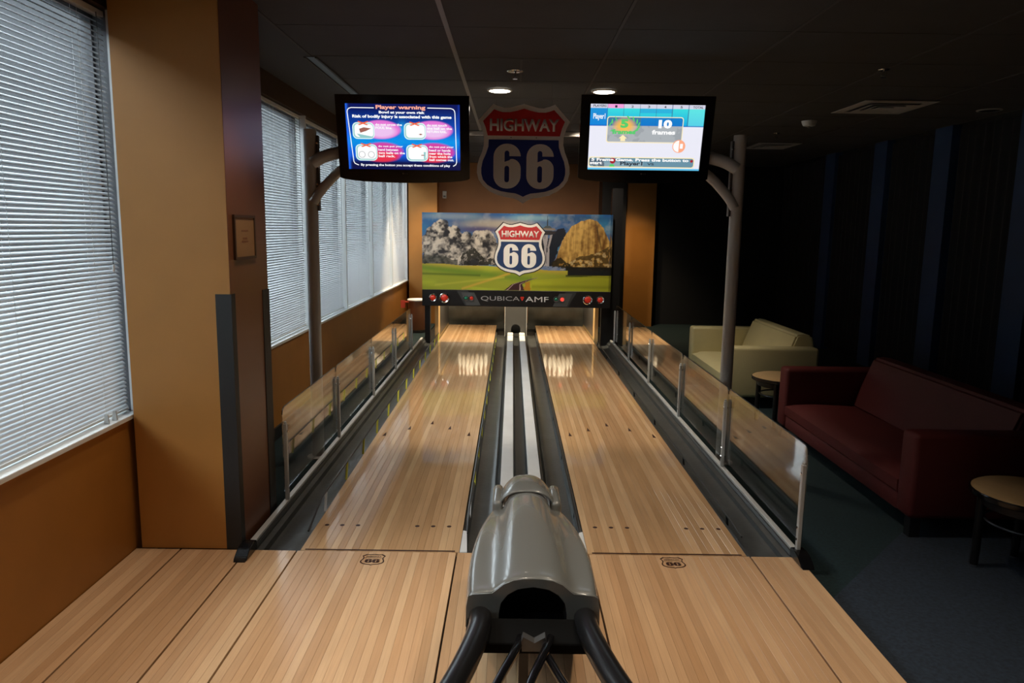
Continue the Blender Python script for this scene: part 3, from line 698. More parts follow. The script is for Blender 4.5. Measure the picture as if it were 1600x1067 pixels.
# undercarriage, pedestal, rack tubes
obj('cross_bar', bbox(-.20, .20, 1.955, 2.093, .405, .440, .006), MT['matte'], hd)
obj('inner_floor', bbox(-.19, .19, 2.094, 2.17, .36, .416), MT['black'], hd)
bm = B(); prism(bm, [(-.035, .432), (.028, .432), (.034, .462), (.030, .476), (.0, .458), (-.032, .476), (-.037, .462)], 'y', 1.925, 1.954)
obj('notched_plate', bm, MT['steel'], hd, label='grey plate with a V notch')
ring = []
L1 = [(-.160, 2.095, .44), (-.158, 2.02, .455), (-.166, 1.93, .46), (-.207, 1.735, .46), (-.28, 1.50, .46), (-.345, 1.25, .46), (-.33, 1.02, .46), (-.25, .84, .46), (-.12, .74, .46), (0, .71, .46)]
ringp = L1+[(-x, y, z) for x, y, z in L1[-2::-1]]
# smooth the path
def smoothp(p, it=2):
    p = [Vector(q) for q in p]
    for _ in range(it):
        n_ = [p[0]]
        for a, b in zip(p, p[1:]): n_ += [a*.75+b*.25, a*.25+b*.75]
        n_.append(p[-1]); p = n_
    return p
obj('rack_tube', tube(B(), smoothp(ringp), .034, 16), MT['blackmet'], hd, smooth=True)
for pts in ([(-.038, 1.975, .445), (-.052, 1.90, .452), (-.108, 1.735, .45), (-.17, 1.48, .45), (-.19, 1.2, .45), (-.14, .95, .45), (-.05, .77, .45)],
            [(.048, 1.975, .445), (.030, 1.90, .452), (-.022, 1.735, .45), (-.07, 1.5, .45), (-.07, 1.2, .45), (-.04, .9, .45), (0, .75, .45)],
            [(.020, 1.975, .425), (.036, 1.89, .435), (.083, 1.735, .438), (.17, 1.48, .45), (.19, 1.2, .45), (.14, .95, .45), (.05, .77, .45)]):
    obj('inner_tube', tube(B(), smoothp(pts), .0125, 10), MT['blackgloss'], hd, smooth=True)
obj('pedestal', bbox(-.044, -.014, 1.96, 1.99, .002, .416, .003), MT['blackmet'], hd)
obj('pedestal', bbox(-.02, .02, .76, .80, .002, .44, .003), MT['blackmet'], hd)

# ------------------------------------------------------------------ PINSETTER / MASKING UNIT
MY = 11.4; MX0, MX1 = -1.465, 1.455
mk = thing('masking_unit', 'wide printed masking unit with shield emblem, landscape picture and lamps above the pin decks', 'masking unit', (0, MY+.4, CZ))
# --- painted landscape
def vnoise(sh, cells, seed, octaves=4, ax=1.0):
    r = np.random.default_rng(seed); out = np.zeros(sh); amp = 1; tot = 0
    yy, xx = np.mgrid[0:sh[0], 0:sh[1]]
    for o in range(octaves):
        cx_, cy_ = int(cells*2**o*ax)+2, int(cells*2**o)+2
        g = r.random((cy_+2, cx_+2)); u = xx/sh[1]*cx_; v = yy/sh[0]*cy_
        i, j = u.astype(int), v.astype(int); fu, fv = u-i, v-j; fu = fu*fu*(3-2*fu); fv = fv*fv*(3-2*fv)
        out += amp*((g[j, i]*(1-fu)+g[j, i+1]*fu)*(1-fv)+(g[j+1, i]*(1-fu)+g[j+1, i+1]*fu)*fv); tot += amp; amp *= .55
    return out/tot
def inpoly(X, Y, P):
    m = np.zeros(X.shape, bool); n = len(P); j = n-1
    for i in range(n):
        (xi, yi), (xj, yj) = P[i], P[j]
        if yi != yj: m ^= ((yi > Y) != (yj > Y)) & (X < (xj-xi)*(Y-yi)/(yj-yi)+xi)
        j = i
    return m
def S(*c): return np.array([((v/255)/12.92 if v/255 <= .04045 else ((v/255+.055)/1.055)**2.4) for v in c])
def ell(X, Y, cx, cy, rx, ry): return ((X-cx)/rx)**2+((Y-cy)/ry)**2
def canvas(name, Wd, H, img, m, parent, local=False, flip=None, y=0, x0=0, z0=0):
    h, w = img.shape[:2]
    xs = np.linspace(x0, x0+Wd, w); zs = np.linspace(z0+H, z0, h)
    v = np.zeros((h, w, 3), np.float32); v[..., 0] = xs[None, :]; v[..., 1] = y; v[..., 2] = zs[:, None]
    if not local: v -= np.array(wloc(parent), np.float32)
    idx = np.arange(h*w).reshape(h, w); q = np.stack([idx[1:, :-1], idx[1:, 1:], idx[:-1, 1:], idx[:-1, :-1]], -1).reshape(-1, 4)
    me = bpy.data.meshes.new(name); me.vertices.add(h*w); me.vertices.foreach_set('co', v.ravel())
    me.loops.add(q.size); me.loops.foreach_set('vertex_index', q.ravel().astype(np.int32)); me.polygons.add(len(q))
    me.polygons.foreach_set('loop_start', np.arange(0, q.size, 4, dtype=np.int32)); me.update(calc_edges=True)
    a = me.attributes.new('paint', 'FLOAT_COLOR', 'POINT'); c = np.ones((h*w, 4), np.float32); c[:, :3] = img.reshape(-1, 3); a.data.foreach_set('color', c.ravel())
    me.materials.append(m); o = bpy.data.objects.new(name, me); link(o, parent); return o
def landscape():
    w, h = 500, 200
    X, Y = np.meshgrid(np.linspace(88, 1470, w), np.linspace(105, 660, h))
    n1 = vnoise((h, w), 4, 1, 5, 2.4); n2 = vnoise((h, w), 26, 2, 3, 2.4); n3 = vnoise((h, w), 9, 3, 4, 2.4); nv = vnoise((h, w), 3, 5, 4, 26)
    img = np.zeros((h, w, 3))
    def blend(m, c, a=1.0):
        m = np.clip(m, 0, 1)*a
        img[:] = img*(1-m[..., None])+(c if isinstance(c, np.ndarray) and c.ndim == 3 else np.broadcast_to(c, img.shape))*m[..., None]
    sky = np.clip((Y-105)/330, 0, 1)
    img[:] = S(28, 98, 160)*(1-sky[..., None])+S(120, 140, 175)*sky[..., None]
    blend((n1-.45)*3.2, S(60, 150, 185), .6)
    blend(np.exp(-ell(X, Y, 640, 185, 290, 42)**1.6), S(190, 180, 165), .9)
    blend(np.exp(-ell(X, Y, 300, 130, 240, 24)**1.5), S(165, 180, 190), .7)
    blend(np.exp(-ell(X, Y, 900, 135, 190, 22)**1.5), S(150, 190, 200), .7)
    blend(np.exp(-ell(X, Y, 520, 222, 170, 22)**1.5), S(96, 88, 130), .85)
    blend(np.exp(-ell(X, Y, 1280, 135, 190, 26)**1.5), S(30, 90, 130), .7)
    blend((n3-.5)*3, S(215, 210, 200), .35*1.0)
    # generic grey crag with rounded outcrops
    top = [(88, 300), (110, 235), (150, 200), (180, 180), (205, 158), (250, 156), (285, 200), (330, 205), (365, 225), (385, 250), (430, 255), (455, 270), (470, 240), (520, 225), (580, 230), (610, 265), (635, 300), (640, 480), (88, 480)]
    rk = inpoly(X+8*(n2-.5)*6, Y+10*(n3-.5)*4, top)
    sh = np.clip(.58+2.4*(n3-.5)+1.9*(n2-.5)-.0006*(Y-300), 0, 1)
    rc = S(62, 62, 66)[None, None]*(1-sh[..., None])+S(214, 206, 194)[None, None]*sh[..., None]
    blend(rk.astype(float), rc)
    for cx, cy, rx, ry in ((232, 215, 48, 60), (325, 245, 42, 50), (410, 285, 38, 50), (535, 285, 55, 62)):
        e = ell(X+46*(n3-.5)+30*(n2-.5), Y+50*(n1-.5)+26*(n2-.5), cx, cy, rx, ry*1.05); li = np.clip(.62-.75*(X-cx)/rx-.25*(Y-cy)/ry+2.2*(n2-.5)+.9*(n3-.5), 0, 1)
        c = S(38, 38, 44)[None, None]*(1-li[..., None])+S(222, 214, 200)[None, None]*li[..., None]
        blend((e < 1).astype(float), c, .8)
        blend(np.exp(-ell(X, Y, cx+rx*.75, cy+5, rx*.35, ry*.9)**2), S(48, 48, 54), .65)
        blend(np.exp(-ell(X, Y, cx-rx*.05, cy+ry*.95, rx*.8, ry*.18)**2), S(55, 55, 60), .5)
    blend(((Y > 400-40*np.sin(X/70.)+26*(n3-.5)) & (X < 350)).astype(float)*np.clip((Y-395)/30, 0, 1), S(56, 60, 52), .75)
    tr = inpoly(X+(n2-.5)*30, Y, [(370, 480), (385, 400), (420, 370), (470, 350), (520, 400), (560, 440), (610, 420), (640, 480)])
    blend(tr.astype(float)*((n2 > .44)), S(34, 36, 28), .92)
    # dark pines behind the tower
    pn = inpoly(X+(n2-.5)*26, Y+(n3-.5)*20, [(940, 480), (950, 260), (985, 235), (1000, 300), (1040, 250), (1080, 210), (1130, 200), (1150, 260), (1100, 330), (1060, 440), (1060, 480)])
    blend(pn.astype(float), S(20, 26, 42), .95)
    # observation tower
    for P in ([(985, 480), (1002, 478), (1006, 250), (992, 250)], [(1000, 250), (1012, 250), (1004, 480), (1018, 480)], [(965, 245), (985, 245), (1000, 340), (998, 480), (984, 480), (988, 345)], [(1048, 245), (1030, 245), (1012, 340), (1012, 480), (1026, 480), (1024, 345)]):
        blend(inpoly(X, Y, P).astype(float), S(175, 172, 176))
    blend(inpoly(X, Y, [(952, 222), (1075, 226), (1065, 245), (1035, 254), (985, 254), (962, 243)]).astype(float), S(62, 60, 66))
    blend(inpoly(X, Y, [(950, 218), (1078, 222), (1060, 208), (970, 206)]).astype(float), S(150, 140, 130))
    blend(inpoly(X, Y, [(975, 206), (1045, 208), (1025, 190), (995, 190)]).astype(float), S(90, 100, 104))
    blend(inpoly(X, Y, [(1003, 190), (1013, 190), (1009, 118), (1006, 118)]).astype(float), S(60, 70, 80))
    # tan dome
    dm = inpoly(X+(n3-.5)*14, Y+(n2-.5)*8, [(1045, 480), (1075, 420), (1105, 330), (1145, 250), (1190, 190), (1250, 155), (1320, 138), (1370, 150), (1420, 200), (1445, 255), (1470, 300), (1470, 500)])
    sh = np.clip(.52+1.9*(nv-.5)+.8*(n2-.5)+.25*np.cos((X-1230)/90), 0, 1)
    c = S(128, 92, 44)[None, None]*(1-sh[..., None])+S(222, 186, 112)[None, None]*sh[..., None]
    blend(dm.astype(float), c)
    blend(np.exp(-ell(X, Y, 1385+.25*(Y-260), Y*0+260, 9, 120)**2)*dm, S(70, 48, 26), .7)
    bo = inpoly(X+(n2-.5)*20, Y+(n3-.5)*26, [(1130, 470), (1250, 410), (1360, 385), (1470, 330), (1470, 510), (1100, 500)])
    blend(bo*(n2 > .5), S(80, 66, 34), .85); blend(bo*(n2 < .36), S(205, 190, 150), .8)
    sb = inpoly(X+(n2-.5)*24, Y+(n2-.5)*30, [(1010, 490), (1060, 440), (1110, 415), (1160, 460), (1230, 450), (1180, 490)])
    blend(sb.astype(float)*(n2 > .42), S(44, 42, 24), .9)
    blend(((X > 1150) & (Y > 484) & (Y < 545+.0*X)).astype(float), S(26, 24, 14), .95)
    # fields
    l1 = 470+20*np.clip((X-88)/600, 0, 1)+26*np.clip((X-700)/500, 0, 1)
    fd = Y > l1+3*np.sin(X/50.)
    fd &= ~((X > 1165) & (Y < 545))
    gr = np.clip((Y-l1)/180, 0, 1); stv = vnoise((h, w), 9, 8, 3, .5)
    c = S(200, 178, 84)[None, None]*(1-np.clip(gr*5, 0, 1)[..., None])+S(164, 172, 66)[None, None]*np.clip(gr*5, 0, 1)[..., None]
    blend(fd.astype(float), c)
    blend(fd*np.clip((stv-.5)*5, 0, 1), S(186, 196, 70), .8)
    blend(fd*np.exp(-((Y-(500+.10*(X-100)))/26.)**2)*(X < 900), S(118, 150, 58), .8)
    blend(fd*np.exp(-((Y-(545+.02*(X-100)))/8.)**2)*(X < 520), S(86, 112, 44), .7)
    blend(fd*(X > 1150)*np.exp(-((Y-548-.02*(X-1150))/7.)**2), S(50, 66, 20), .9)
    blend(fd*(X > 860)*(Y > 560-.08*(X-1200))*.9, S(184, 188, 60), .75)
    blend(fd*np.exp(-((Y-630)/14.)**2)*(X > 900), S(140, 150, 44), .6)
    blend(fd*np.exp(-((Y-(640-.33*(X-420)))/9.)**2)*(X > 380)*(X < 740), S(214, 178, 84), .85)
    blend(fd*np.exp(-((Y-(625-.12*(X-200)))/7.)**2)*(X > 180)*(X < 700), S(200, 196, 86), .6)
    # road
    ts = np.linspace(0, 1, 24); cxs = [(lerp(765, 800, t_**.5)+150*max(0, t_-.45)**1.3*2.0) for t_ in ts]; cys = [660-95*t_ for t_ in ts]; wd = [72*(1-t_)**1.2+5 for t_ in ts]
    P = [(a-b_, c_) for a, b_, c_ in zip(cxs, wd, cys)]+[(a+b_, c_) for a, b_, c_ in zip(cxs, wd, cys)][::-1]
    rd = inpoly(X, Y, P); blend(rd.astype(float), S(74, 44, 50))
    for sgn in (-.72, .55):
        P = [(a+sgn*b_-b_*.04-1, c_) for a, b_, c_ in zip(cxs, wd, cys)]+[(a+sgn*b_+b_*.04+1, c_) for a, b_, c_ in zip(cxs, wd, cys)][::-1]
        blend(inpoly(X, Y, P).astype(float), S(214, 190, 190), .9)
    bu = inpoly(X+(n2-.5)*20, Y+(n3-.5)*16, [(840, 655), (850, 600), (885, 590), (890, 640), (885, 660)]); blend(bu.astype(float), S(190, 130, 48), .85)
    return np.clip(img, 0, 1)**1.18
canvas('picture_print', MX1-MX0-.035, 1.175, landscape(), painted('landscape_print'), mk, y=MY, x0=MX0, z0=.667)
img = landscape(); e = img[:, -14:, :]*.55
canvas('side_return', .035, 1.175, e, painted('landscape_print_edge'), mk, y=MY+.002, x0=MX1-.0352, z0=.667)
obj('panel_body', bbox(MX0, MX1, MY+.004, MY+.06, .667, 1.842, .004), MT['bezelgrey'], mk)
obj('top_cover', bbox(MX0+.02, MX1-.02, MY+.0605, MY+2.6, 1.70, 1.83), MT['black'], mk)
obj('side_cover', bbox(MX0+.02, MX0+.05, MY+.0605, MY+2.6, .42, 1.699), MT['black'], mk)
obj('side_cover', bbox(MX1-.05, MX1-.02, MY+.0605, MY+2.6, .42, 1.699), MT['black'], mk)
lb = obj('lamp_panel', bbox(MX0, MX1, MY-.02, MY+.06, .412, .666, .004), MT['black'], mk)
cz = .54
def fp(pts, m, nm='grey_panel', y=MY-.0212): bm = flat([pts], .001); shift(bm, (0, y, 0)); obj(nm, bm, m, lb)
for s in (-1, 1):
    fp([(s*.93, .655), (s*.76, .655), (s*.60, .425), (s*.60, .425+.001), (s*.80, .425)] if s < 0 else [(.93, .655), (.76, .655), (.60, .425), (.80, .425)], MT['bezelgrey'])
    fp([(s*.86, .63), (s*.66, .63), (s*.56, .43), (s*.78, .43)], mat('mid_grey_print', (.07, .075, .078), .4), y=MY-.0225)
def round_lamp(x, z, r, lens, ringm='chrome'):
    g_ = obj('round_lamp', lathe(B(), [(r*.62, -.002), (r*.70, -.016), (r*.92, -.022), (r, -.016), (r*1.02, 0)], (x, MY-.020, z), 24, 'y', capa=False), MT[ringm], lb, smooth=True)
    LOC[g_.name] = (0, 0, 0)
    o = obj('lamp_lens', lathe(B(), [(.001, -.034), (r*.3, -.033), (r*.55, -.026), (r*.68, -.012), (r*.68, -.004)], (x, MY-.020, z), 20, 'y'), lens, lb, smooth=True); return o
for x, r in ((-1.300, .062), (-1.12, .078), (1.10, .076), (1.295, .062)): round_lamp(x, cz, r, MT['lensred'])
for x, l in ((-.785, 'lensgreen'), (-.700, 'lensred'), (.61, 'lensgreen'), (.705, 'lensbright')): round_lamp(x, cz, .042, MT[l], 'steel')
bm = text('QUBICA', .60, .080, .002, .0, -.555, cz-.005, align='l'); shift(bm, (0, MY-.0215, 0)); obj('lettering', bm, MT['logogrey'], lb)
bm = text('AMF', .36, .080, .002, .0, .135, cz-.005, align='l'); shift(bm, (0, MY-.0215, 0)); obj('lettering', bm, MT['logosilver'], lb)
bm = flat([[(.055, cz+.022), (.070, cz+.034), (.085, cz+.028), (.100, cz+.034), (.115, cz+.022), (.085, cz-.034)], arc(.085, cz+.010, .009, 0, 330, 8)[::-1]], .002); shift(bm, (0, MY-.0235, 0)); obj('logo', bm, MT['lensred'], lb)
# emblem on the masking unit
def shield(parent, cx, y, cz_, w, mw, mr, mb, edge=None, depth=.012, local=False):
    s = w/790; o_ = sym(SH, s)
    P = lambda bm, dy: shift(bm, (cx, y+dy, cz_))
    if edge: obj('backing', P(flat([[(x*1.035, z*1.035) for x, z in o_]], depth*.5), .0), edge, parent, local=local)
    obj('board', P(flat([o_], depth), -depth), mw, parent, local=local)
    d = depth+.0015
    obj('red_panel', P(flat([sym(RP, s)], .002), -d-.0005), mr, parent, local=local)
    obj('blue_panel', P(flat([sym(BP, s)], .002), -d-.0005), mb, parent, local=local)
    bm = text('HIGHWAY', 585*s, 102*s, .0015, .030, 5*s, (590-352)*s); obj('lettering', P(bm, -d-.001), mw, parent, local=local)
    gl = flat(glyph6(232*s, 372*s, -138*s, (590-692)*s)+glyph6(232*s, 372*s, 142*s, (590-692)*s), .002); obj('lettering', P(gl, -d-.0025), mw, parent, local=local)
shield(mk, .06-.022, MY-.004, 1.300, .775, MT['printwhite'], MT['printred'], MT['printnavy'], MT['darkedge'], .006)
mk.scale = (.921, .921, .921); mk.location = (-.006, 10.868, .054)
# frame, kickbacks, backstop
pf = thing('pinsetter_frame', 'black pinsetter frame with pale lit side boards under the masking unit', 'pinsetter', (0, 12, CZ-.02))
for x0, x1 in ((-1.335, -1.26), (1.225, 1.335)): obj('leg', bbox(x0, x1, 10.63, 10.74, CZ-.02, .505), MT['black'], pf)
obj('side_post', bbox(1.336, 1.49, 10.66, 10.78, CZ, 2.2), MT['black'], pf)
for s in (-1, 1):
    x0, x1 = sorted((s*1.152, s*1.205)); obj('side_board', bbox(x0, x1, 10.78, 12.75, CZ-.02, .70), MT['kick'], pf)
    x0, x1 = sorted((s*1.1515, s*1.148)); obj('liner', bbox(x0, x1, 11.0, 12.70, .02, .60), MT['steel'], pf)
for s, lab in ((-1, 'dark padded backstop cushion behind the window side pin deck'), (1, 'dark padded backstop cushion behind the sofa side pin deck')):
    x0, x1 = sorted((s*.20, s*1.147))
    pts = [(12.72, .75), (12.60, .62), (12.50, .46), (12.46, .30), (12.47, .15), (12.52, 0), (12.54, -.09)]; pts = pts+[(y+.03, z) for y, z in pts[::-1]]
    cu_ = thing('backstop', lab, 'backstop', ((x0+x1)/2, 12.5, CZ-.02))
    obj('cushion', prism(B(), pts, 'x', x0, x1), MT['cushion'], cu_, smooth=True)
    for k in range(5): obj('stud', lathe(B(), [(.004, -.016), (.011, -.01), (.012, 0)], (x0+.08+.19*k, 12.475, .36), 10, 'y'), MT['chrome'], cu_, smooth=True)
struct('pit_floor', bbox(-1.15, 1.15, 12.335, 13.0, CZ-.019, CZ-.005), MT['black'])
# pins hanging on strings
PP = [(0, 0)]+[(s*.0762*2*.8*k, .155*.8*r) for r in range(1, 4) for k, s in [(j, 1) for j in np.linspace(-r/2, r/2, r+1)]]
PINP = [(.019, 0), (.023, .01), (.032, .06), (.036, .11), (.032, .16), (.022, .20), (.015, .235), (.014, .26), (.016, .29), (.019, .32), (.017, .345), (.010, .362), (.001, .368)]
pin0 = None
for s, side in ((-1, 'window side'), (1, 'sofa side')):
    for i, (px, py) in enumerate(PP):
        px = float(px)*1.15; x = s*.70+px; y = 11.42+float(py)*1.25
        rows = {0: 'front row', 1: 'second row', 2: 'second row', 3: 'third row', 4: 'third row', 5: 'third row'}.get(i, 'back row')
        where = ''
        if rows != 'front row':
            rr_ = [j for j in range(10) if {0: 'front row', 1: 'second row', 2: 'second row', 3: 'third row', 4: 'third row', 5: 'third row'}.get(j, 'back row') == rows]
            k = rr_.index(i); nr = len(rr_); where = ['window side end', 'sofa side end'][k] if nr == 2 else (['window side end', 'middle', 'sofa side end'][k] if nr == 3 else ['window side end', 'second from the window side', 'second from the sofa side', 'sofa side end'][k])
        lab = 'white hung pin over the %s lane, %s' % (side, rows)+((', '+where) if where else '')
        if pin0 is None:
            pin0 = thing('bowling_pin', lab, 'bowling pin', (x, y, .42), group='white bowling pins hung behind the masking unit')
            obj('pin_body', lathe(B(), PINP, (0, 0, 0), 16), MT['pin'], pin0, smooth=True, local=True)
            obj('neck_stripe', lathe(B(), [(.0155, .238), (.0152, .248)], (0, 0, 0), 16, capa=False, capb=False), MT['pinred'], pin0, local=True)
            obj('string', tube(B(), [(0, 0, .367), (0, 0, 1.15)], .0015, 5), MT['white'], pin0, local=True)
        else: duptree(pin0, (x, y, .42), lab)

# ------------------------------------------------------------------ SCREENS
def tv(cx, cy, cz_, yaw, lab, paint):
    # local frame: face toward -y, width along x, z up
    t = thing('television', lab, 'television', (cx, cy, cz_), (math.radians(13), 0, yaw))
    w, h = .905, .565
    pts = [(-w/2, h/2), (w/2, h/2), (w/2, -h/2+.015)]+[(w/2*math.cos(math.radians(a)), -h/2+.015-.035*math.sin(math.radians(a))) for a in range(15, 180, 15)]+[(-w/2, -h/2+.015)]
    ap = [(-.388, .225), (.388, .225), (.388, -.212), (-.388, -.212)]
    bm = flat([pts, ap[::-1]], .030); obj('bezel', bm, MT['blackgloss'], t, local=True)
    bm = bbox(-w/2+.01, w/2-.01, .030, .075, -h/2+.03, h/2-.01, .012); obj('back_shell', bm, MT['black'], t, local=True)
    obj('mount_plate', bbox(-.20, .20, .076, .10, -.15, .15), MT['blackmet'], t, local=True)
    sc = canvas('screen', .776, .437, paint, painted('screen_picture_%d' % len(bpy.data.materials), emit=1.0), t, local=True, y=.012, x0=-.388, z0=-.212)
    lo = merge(lathe(B(), [(.006, -.0012), (.006, 0)], (-.012, 0, -h/2+.045), 12, 'y'), text('LG', .020, .009, .001, 0, .010, -h/2+.045)); obj('logo', lo, MT['steel'], t, local=True)
    return t, sc
# left screen picture; coordinates in crop pixels: screen spans x 235..1325, y 185..815
def lscreen():
    w, h = 240, 136; X, Y = np.meshgrid(np.linspace(235, 1325, w), np.linspace(185, 815, h)); img = np.zeros((h, w, 3))
    g = np.clip((Y-230)/300, 0, 1); c0 = S(6, 20, 90); c1 = S(10, 90, 215)
    img[:] = c0*(1-g[..., None])+c1*g[..., None]
    def bl(m, c, a=1.0): m = np.clip(m, 0, 1)[..., None]*a; img[:] = img*(1-m)+c*m
    bl(np.exp(-((Y-545)/60)**2), S(0, 150, 235), .9)
    bl(np.exp(-((Y-430)/70)**2)*np.exp(-((X-770)/40)**2), S(20, 170, 240), .8)
    bl(np.clip((Y-680)/70, 0, 1), S(10, 4, 50), .95)
    bl(np.exp(-((X-238)/16)**2), S(40, 110, 245), .8); bl(np.exp(-((X-1322)/16)**2)*(Y < 700), S(20, 60, 180), .6)
    for cx in (560, 1060):
        e = ell(X, Y, cx, 430, 205, 95); bl(np.clip((1-e)*4, 0, 1), S(235, 120, 215), .95); bl(np.clip((.75-ell(X, Y, cx+10, 445, 190, 88))*2, 0, 1), S(240, 205, 245), .85)
        e = ell(X, Y, cx+10, 640, 215, 95); bl(np.clip((1-e)*3, 0, 1), S(214, 60, 160), .95); bl(np.clip((1-ell(X, Y, cx, 690, 190, 60))*2, 0, 1), S(236, 50, 60), .9)
    return img
tvl, sl_ = tv(-.835, 5.2, 2.215, math.radians(0), 'wall-mounted style black television on a grey pole, showing a blue and pink player warning page'.replace('wall-mounted style ', ''), lscreen())
def cv(cx, cy):   # crop pixel -> screen-local x, z
    return ((cx-780)/1090*.776, (500-cy)/630*.437+.0065)
def stext(body, x0, x1, y0, y1, m, parent, bold=.02, name='lettering', y=.0112, f_=cv):
    a = f_(x0, y1); b = f_(x1, y0)
    bm = text(body, b[0]-a[0], b[1]-a[1], 0, bold, (a[0]+b[0])/2, (a[1]+b[1])/2); shift(bm, (0, y, 0)); return obj(name, bm, m, parent, local=True)
def rrect(x0, x1, y0, y1, r, f_=cv, n=5):
    P = arc(x0+r, y0+r, r, 180, 270, n)+arc(x1-r, y0+r, r, 270, 360, n)+arc(x1-r, y1-r, r, 0, 90, n)+arc(x0+r, y1-r, r, 90, 180, n); return [f_(*p) for p in P]
def sflat(loops, m, parent, y, name='marking'): bm = flat(loops, .0002); shift(bm, (0, y, 0)); return obj(name, bm, m, parent, local=True)
stext('Player warning', 524, 998, 198, 246, E_ORANGE, sl_, .035)
stext('Bowl at your own risk', 552, 990, 252, 284, E_WHITE, sl_, .045)
stext('Risk of bodily injury is associated with this game', 296, 1245, 290, 328, E_WHITE, sl_, .045)
stext('By pressing the button you accept these conditions of play', 352, 1225, 760, 790, E_WHITE, sl_, .03)
# page frame line
bm = B()
def fpath(P, r=.0028):
    pts = [(cv(*p)[0], .0105, cv(*p)[1]) for p in P]; b = B()
    for a, c in zip(pts, pts[1:]):
        a, c = Vector(a), Vector(c); d = (c-a).normalized(); s_ = Vector((-d.z, 0, d.x))*r; e_ = d*r*.6
        b.faces.new([b.verts.new(q) for q in (a-s_-e_, a+s_-e_, c+s_+e_, c-s_+e_)])
    return b
P1 = [(505, 225)]+[(290, 225), (268, 232), (255, 245), (250, 265)]+[(285, 740), (295, 760), (330, 775)]
P2 = [(1018, 220), (1240, 222), (1262, 230), (1274, 245), (1278, 265), (1288, 735), (1280, 760), (1255, 775)]
for P_ in (P1, P2): obj('page_frame', fpath(P_), E_WHITE, sl_, local=True)
for x0, y0, tx in ((290, 362, ['do not cross the', 'FOUL line.']), (785, 362, ['do not touch', 'the ball on the', 'RETURN RAIL.']), (308, 572, ['do not put your', 'hand between', 'two balls on the', 'ball rack.']), (800, 572, ['do not put your', 'head or hands', 'near the hole', 'from which the', 'ball comes out.'])):
    sflat([rrect(x0, x0+212, y0, y0+160, 45)], E_TEAL, sl_, .0112); sflat([rrect(x0+9, x0+203, y0+9, y0+151, 38), ], E_MID, sl_, .0108)
    sflat([rrect(x0+20, x0+200, y0+16, y0+142, 34)], E_WHITE, sl_, .0104)
    bow = [cv(*p) for p in ((x0+55, y0-14), (x0+105, y0+2), (x0+155, y0-14), (x0+152, y0), (x0+120, y0+10), (x0+155, y0+22), (x0+140, y0+28), (x0+105, y0+15), (x0+70, y0+28), (x0+55, y0+22), (x0+90, y0+10), (x0+58, y0))]
    sflat([bow[::-1]], E_RED, sl_, .0096)
    for k, s in enumerate(tx): stext(s, x0+222, x0+222+16*len(s), y0+8+31*k, y0+31+31*k, E_WHITE, sl_, .03)
    if y0 < 500 and x0 < 500: sflat([[cv(*p) for p in ((355, 425), (400, 410), (470, 420), (420, 445), (365, 462))]], E_BRN, sl_, .0098); sflat([[cv(*p) for p in ((330, 470), (490, 500), (480, 510), (370, 512))]], E_MID, sl_, .0099)
    elif y0 < 500: sflat([[cv(*p) for p in ((925, 470), (945, 463), (965, 470), (945, 478))]], E_BRN, sl_, .0098)
    elif x0 < 500:
        for cx in (370, 460): sflat([[cv(*p) for p in arc(cx, 672, 32, 0, 345, 14)], [cv(*p) for p in arc(cx, 672, 28, 0, 345, 14)][::-1]], E_GREY, sl_, .0098)
    else: sflat([[cv(*p) for p in ((970, 640), (990, 640), (985, 710), (970, 710))]], E_MID, sl_, .0099); sflat([[cv(*p) for p in ((945, 668), (975, 668), (975, 676), (945, 676))]], E_BRN, sl_, .0098)

def rscreen():
    w, h = 240, 136; X, Y = np.meshgrid(np.linspace(140, 1145, w), np.linspace(185, 765, h)); img = np.zeros((h, w, 3)); img[:] = S(236, 236, 248)
    def bl(m, c, a=1.0): m = np.clip(m, 0, 1)[..., None]*a; img[:] = img*(1-m)+c*m
    tb = ((Y > 222) & (Y < 375)).astype(float); g = np.clip((Y-222)/150, 0, 1)
    cc = S(60, 220, 222)*(1-g[..., None])+S(20, 170, 228)*g[..., None]; img[:] = np.where(tb[..., None] > 0, cc, img)
    bl(tb*(X < 292), S(20, 120, 215), .8); bl(tb*(X > 575)*(X < 860)*(Y < 260), S(40, 150, 220), .6); bl(tb*(X > 1010), S(120, 240, 235), .5)
    bl((Y < 222)*(X > 292)*(X < 432), S(245, 150, 215), .9); bl((Y < 222)*((X < 292) | (X > 432)), S(205, 205, 225), .8)
    for x in (292, 435, 578, 720, 862, 1005): bl((np.abs(X-x) < 3)*(Y < 375), S(60, 90, 140), .7)
    bl((np.abs(Y-372) < 5), S(20, 90, 190), .8)
    n = vnoise((h, w), 8, 11, 4, 1.6)
    pn = (X > 300)*(X < 962)*(Y > 300)*(Y < 515); bl(pn*(Y < 372), S(20, 110, 200), .85); bl(pn*(Y < 372)*(X < 590), S(70, 120, 150), .8); bl(pn*(Y >= 372), S(170, 176, 180), .95); bl(pn*(n > .55)*(Y > 372), S(150, 156, 162), .6)
    bl(np.clip(1.2-ell(X, Y, 448, 375, 105, 72), 0, 1)*pn, S(250, 190, 80), .95)
    bt = (X > 150)*(X < 1092)*(Y > 655)*(Y < 742); bl(bt.astype(float), S(95, 140, 160), .95); bl(bt*(Y > 700)*(X < 640), S(150, 175, 185), .8); bl(bt*(X < 290)*(n > .5), S(60, 60, 80), .7); bl((Y > 748), S(60, 190, 235), .9)
    return img
tvr, sr_ = tv(.826, 5.2, 2.235, math.radians(0), 'black television on a grey pole, showing a white and turquoise frame choice page', rscreen())
def cr(cx, cy): return ((cx-642)/1005*.776, (475-cy)/580*.437+.0065)
R_ = dict(f_=cr)
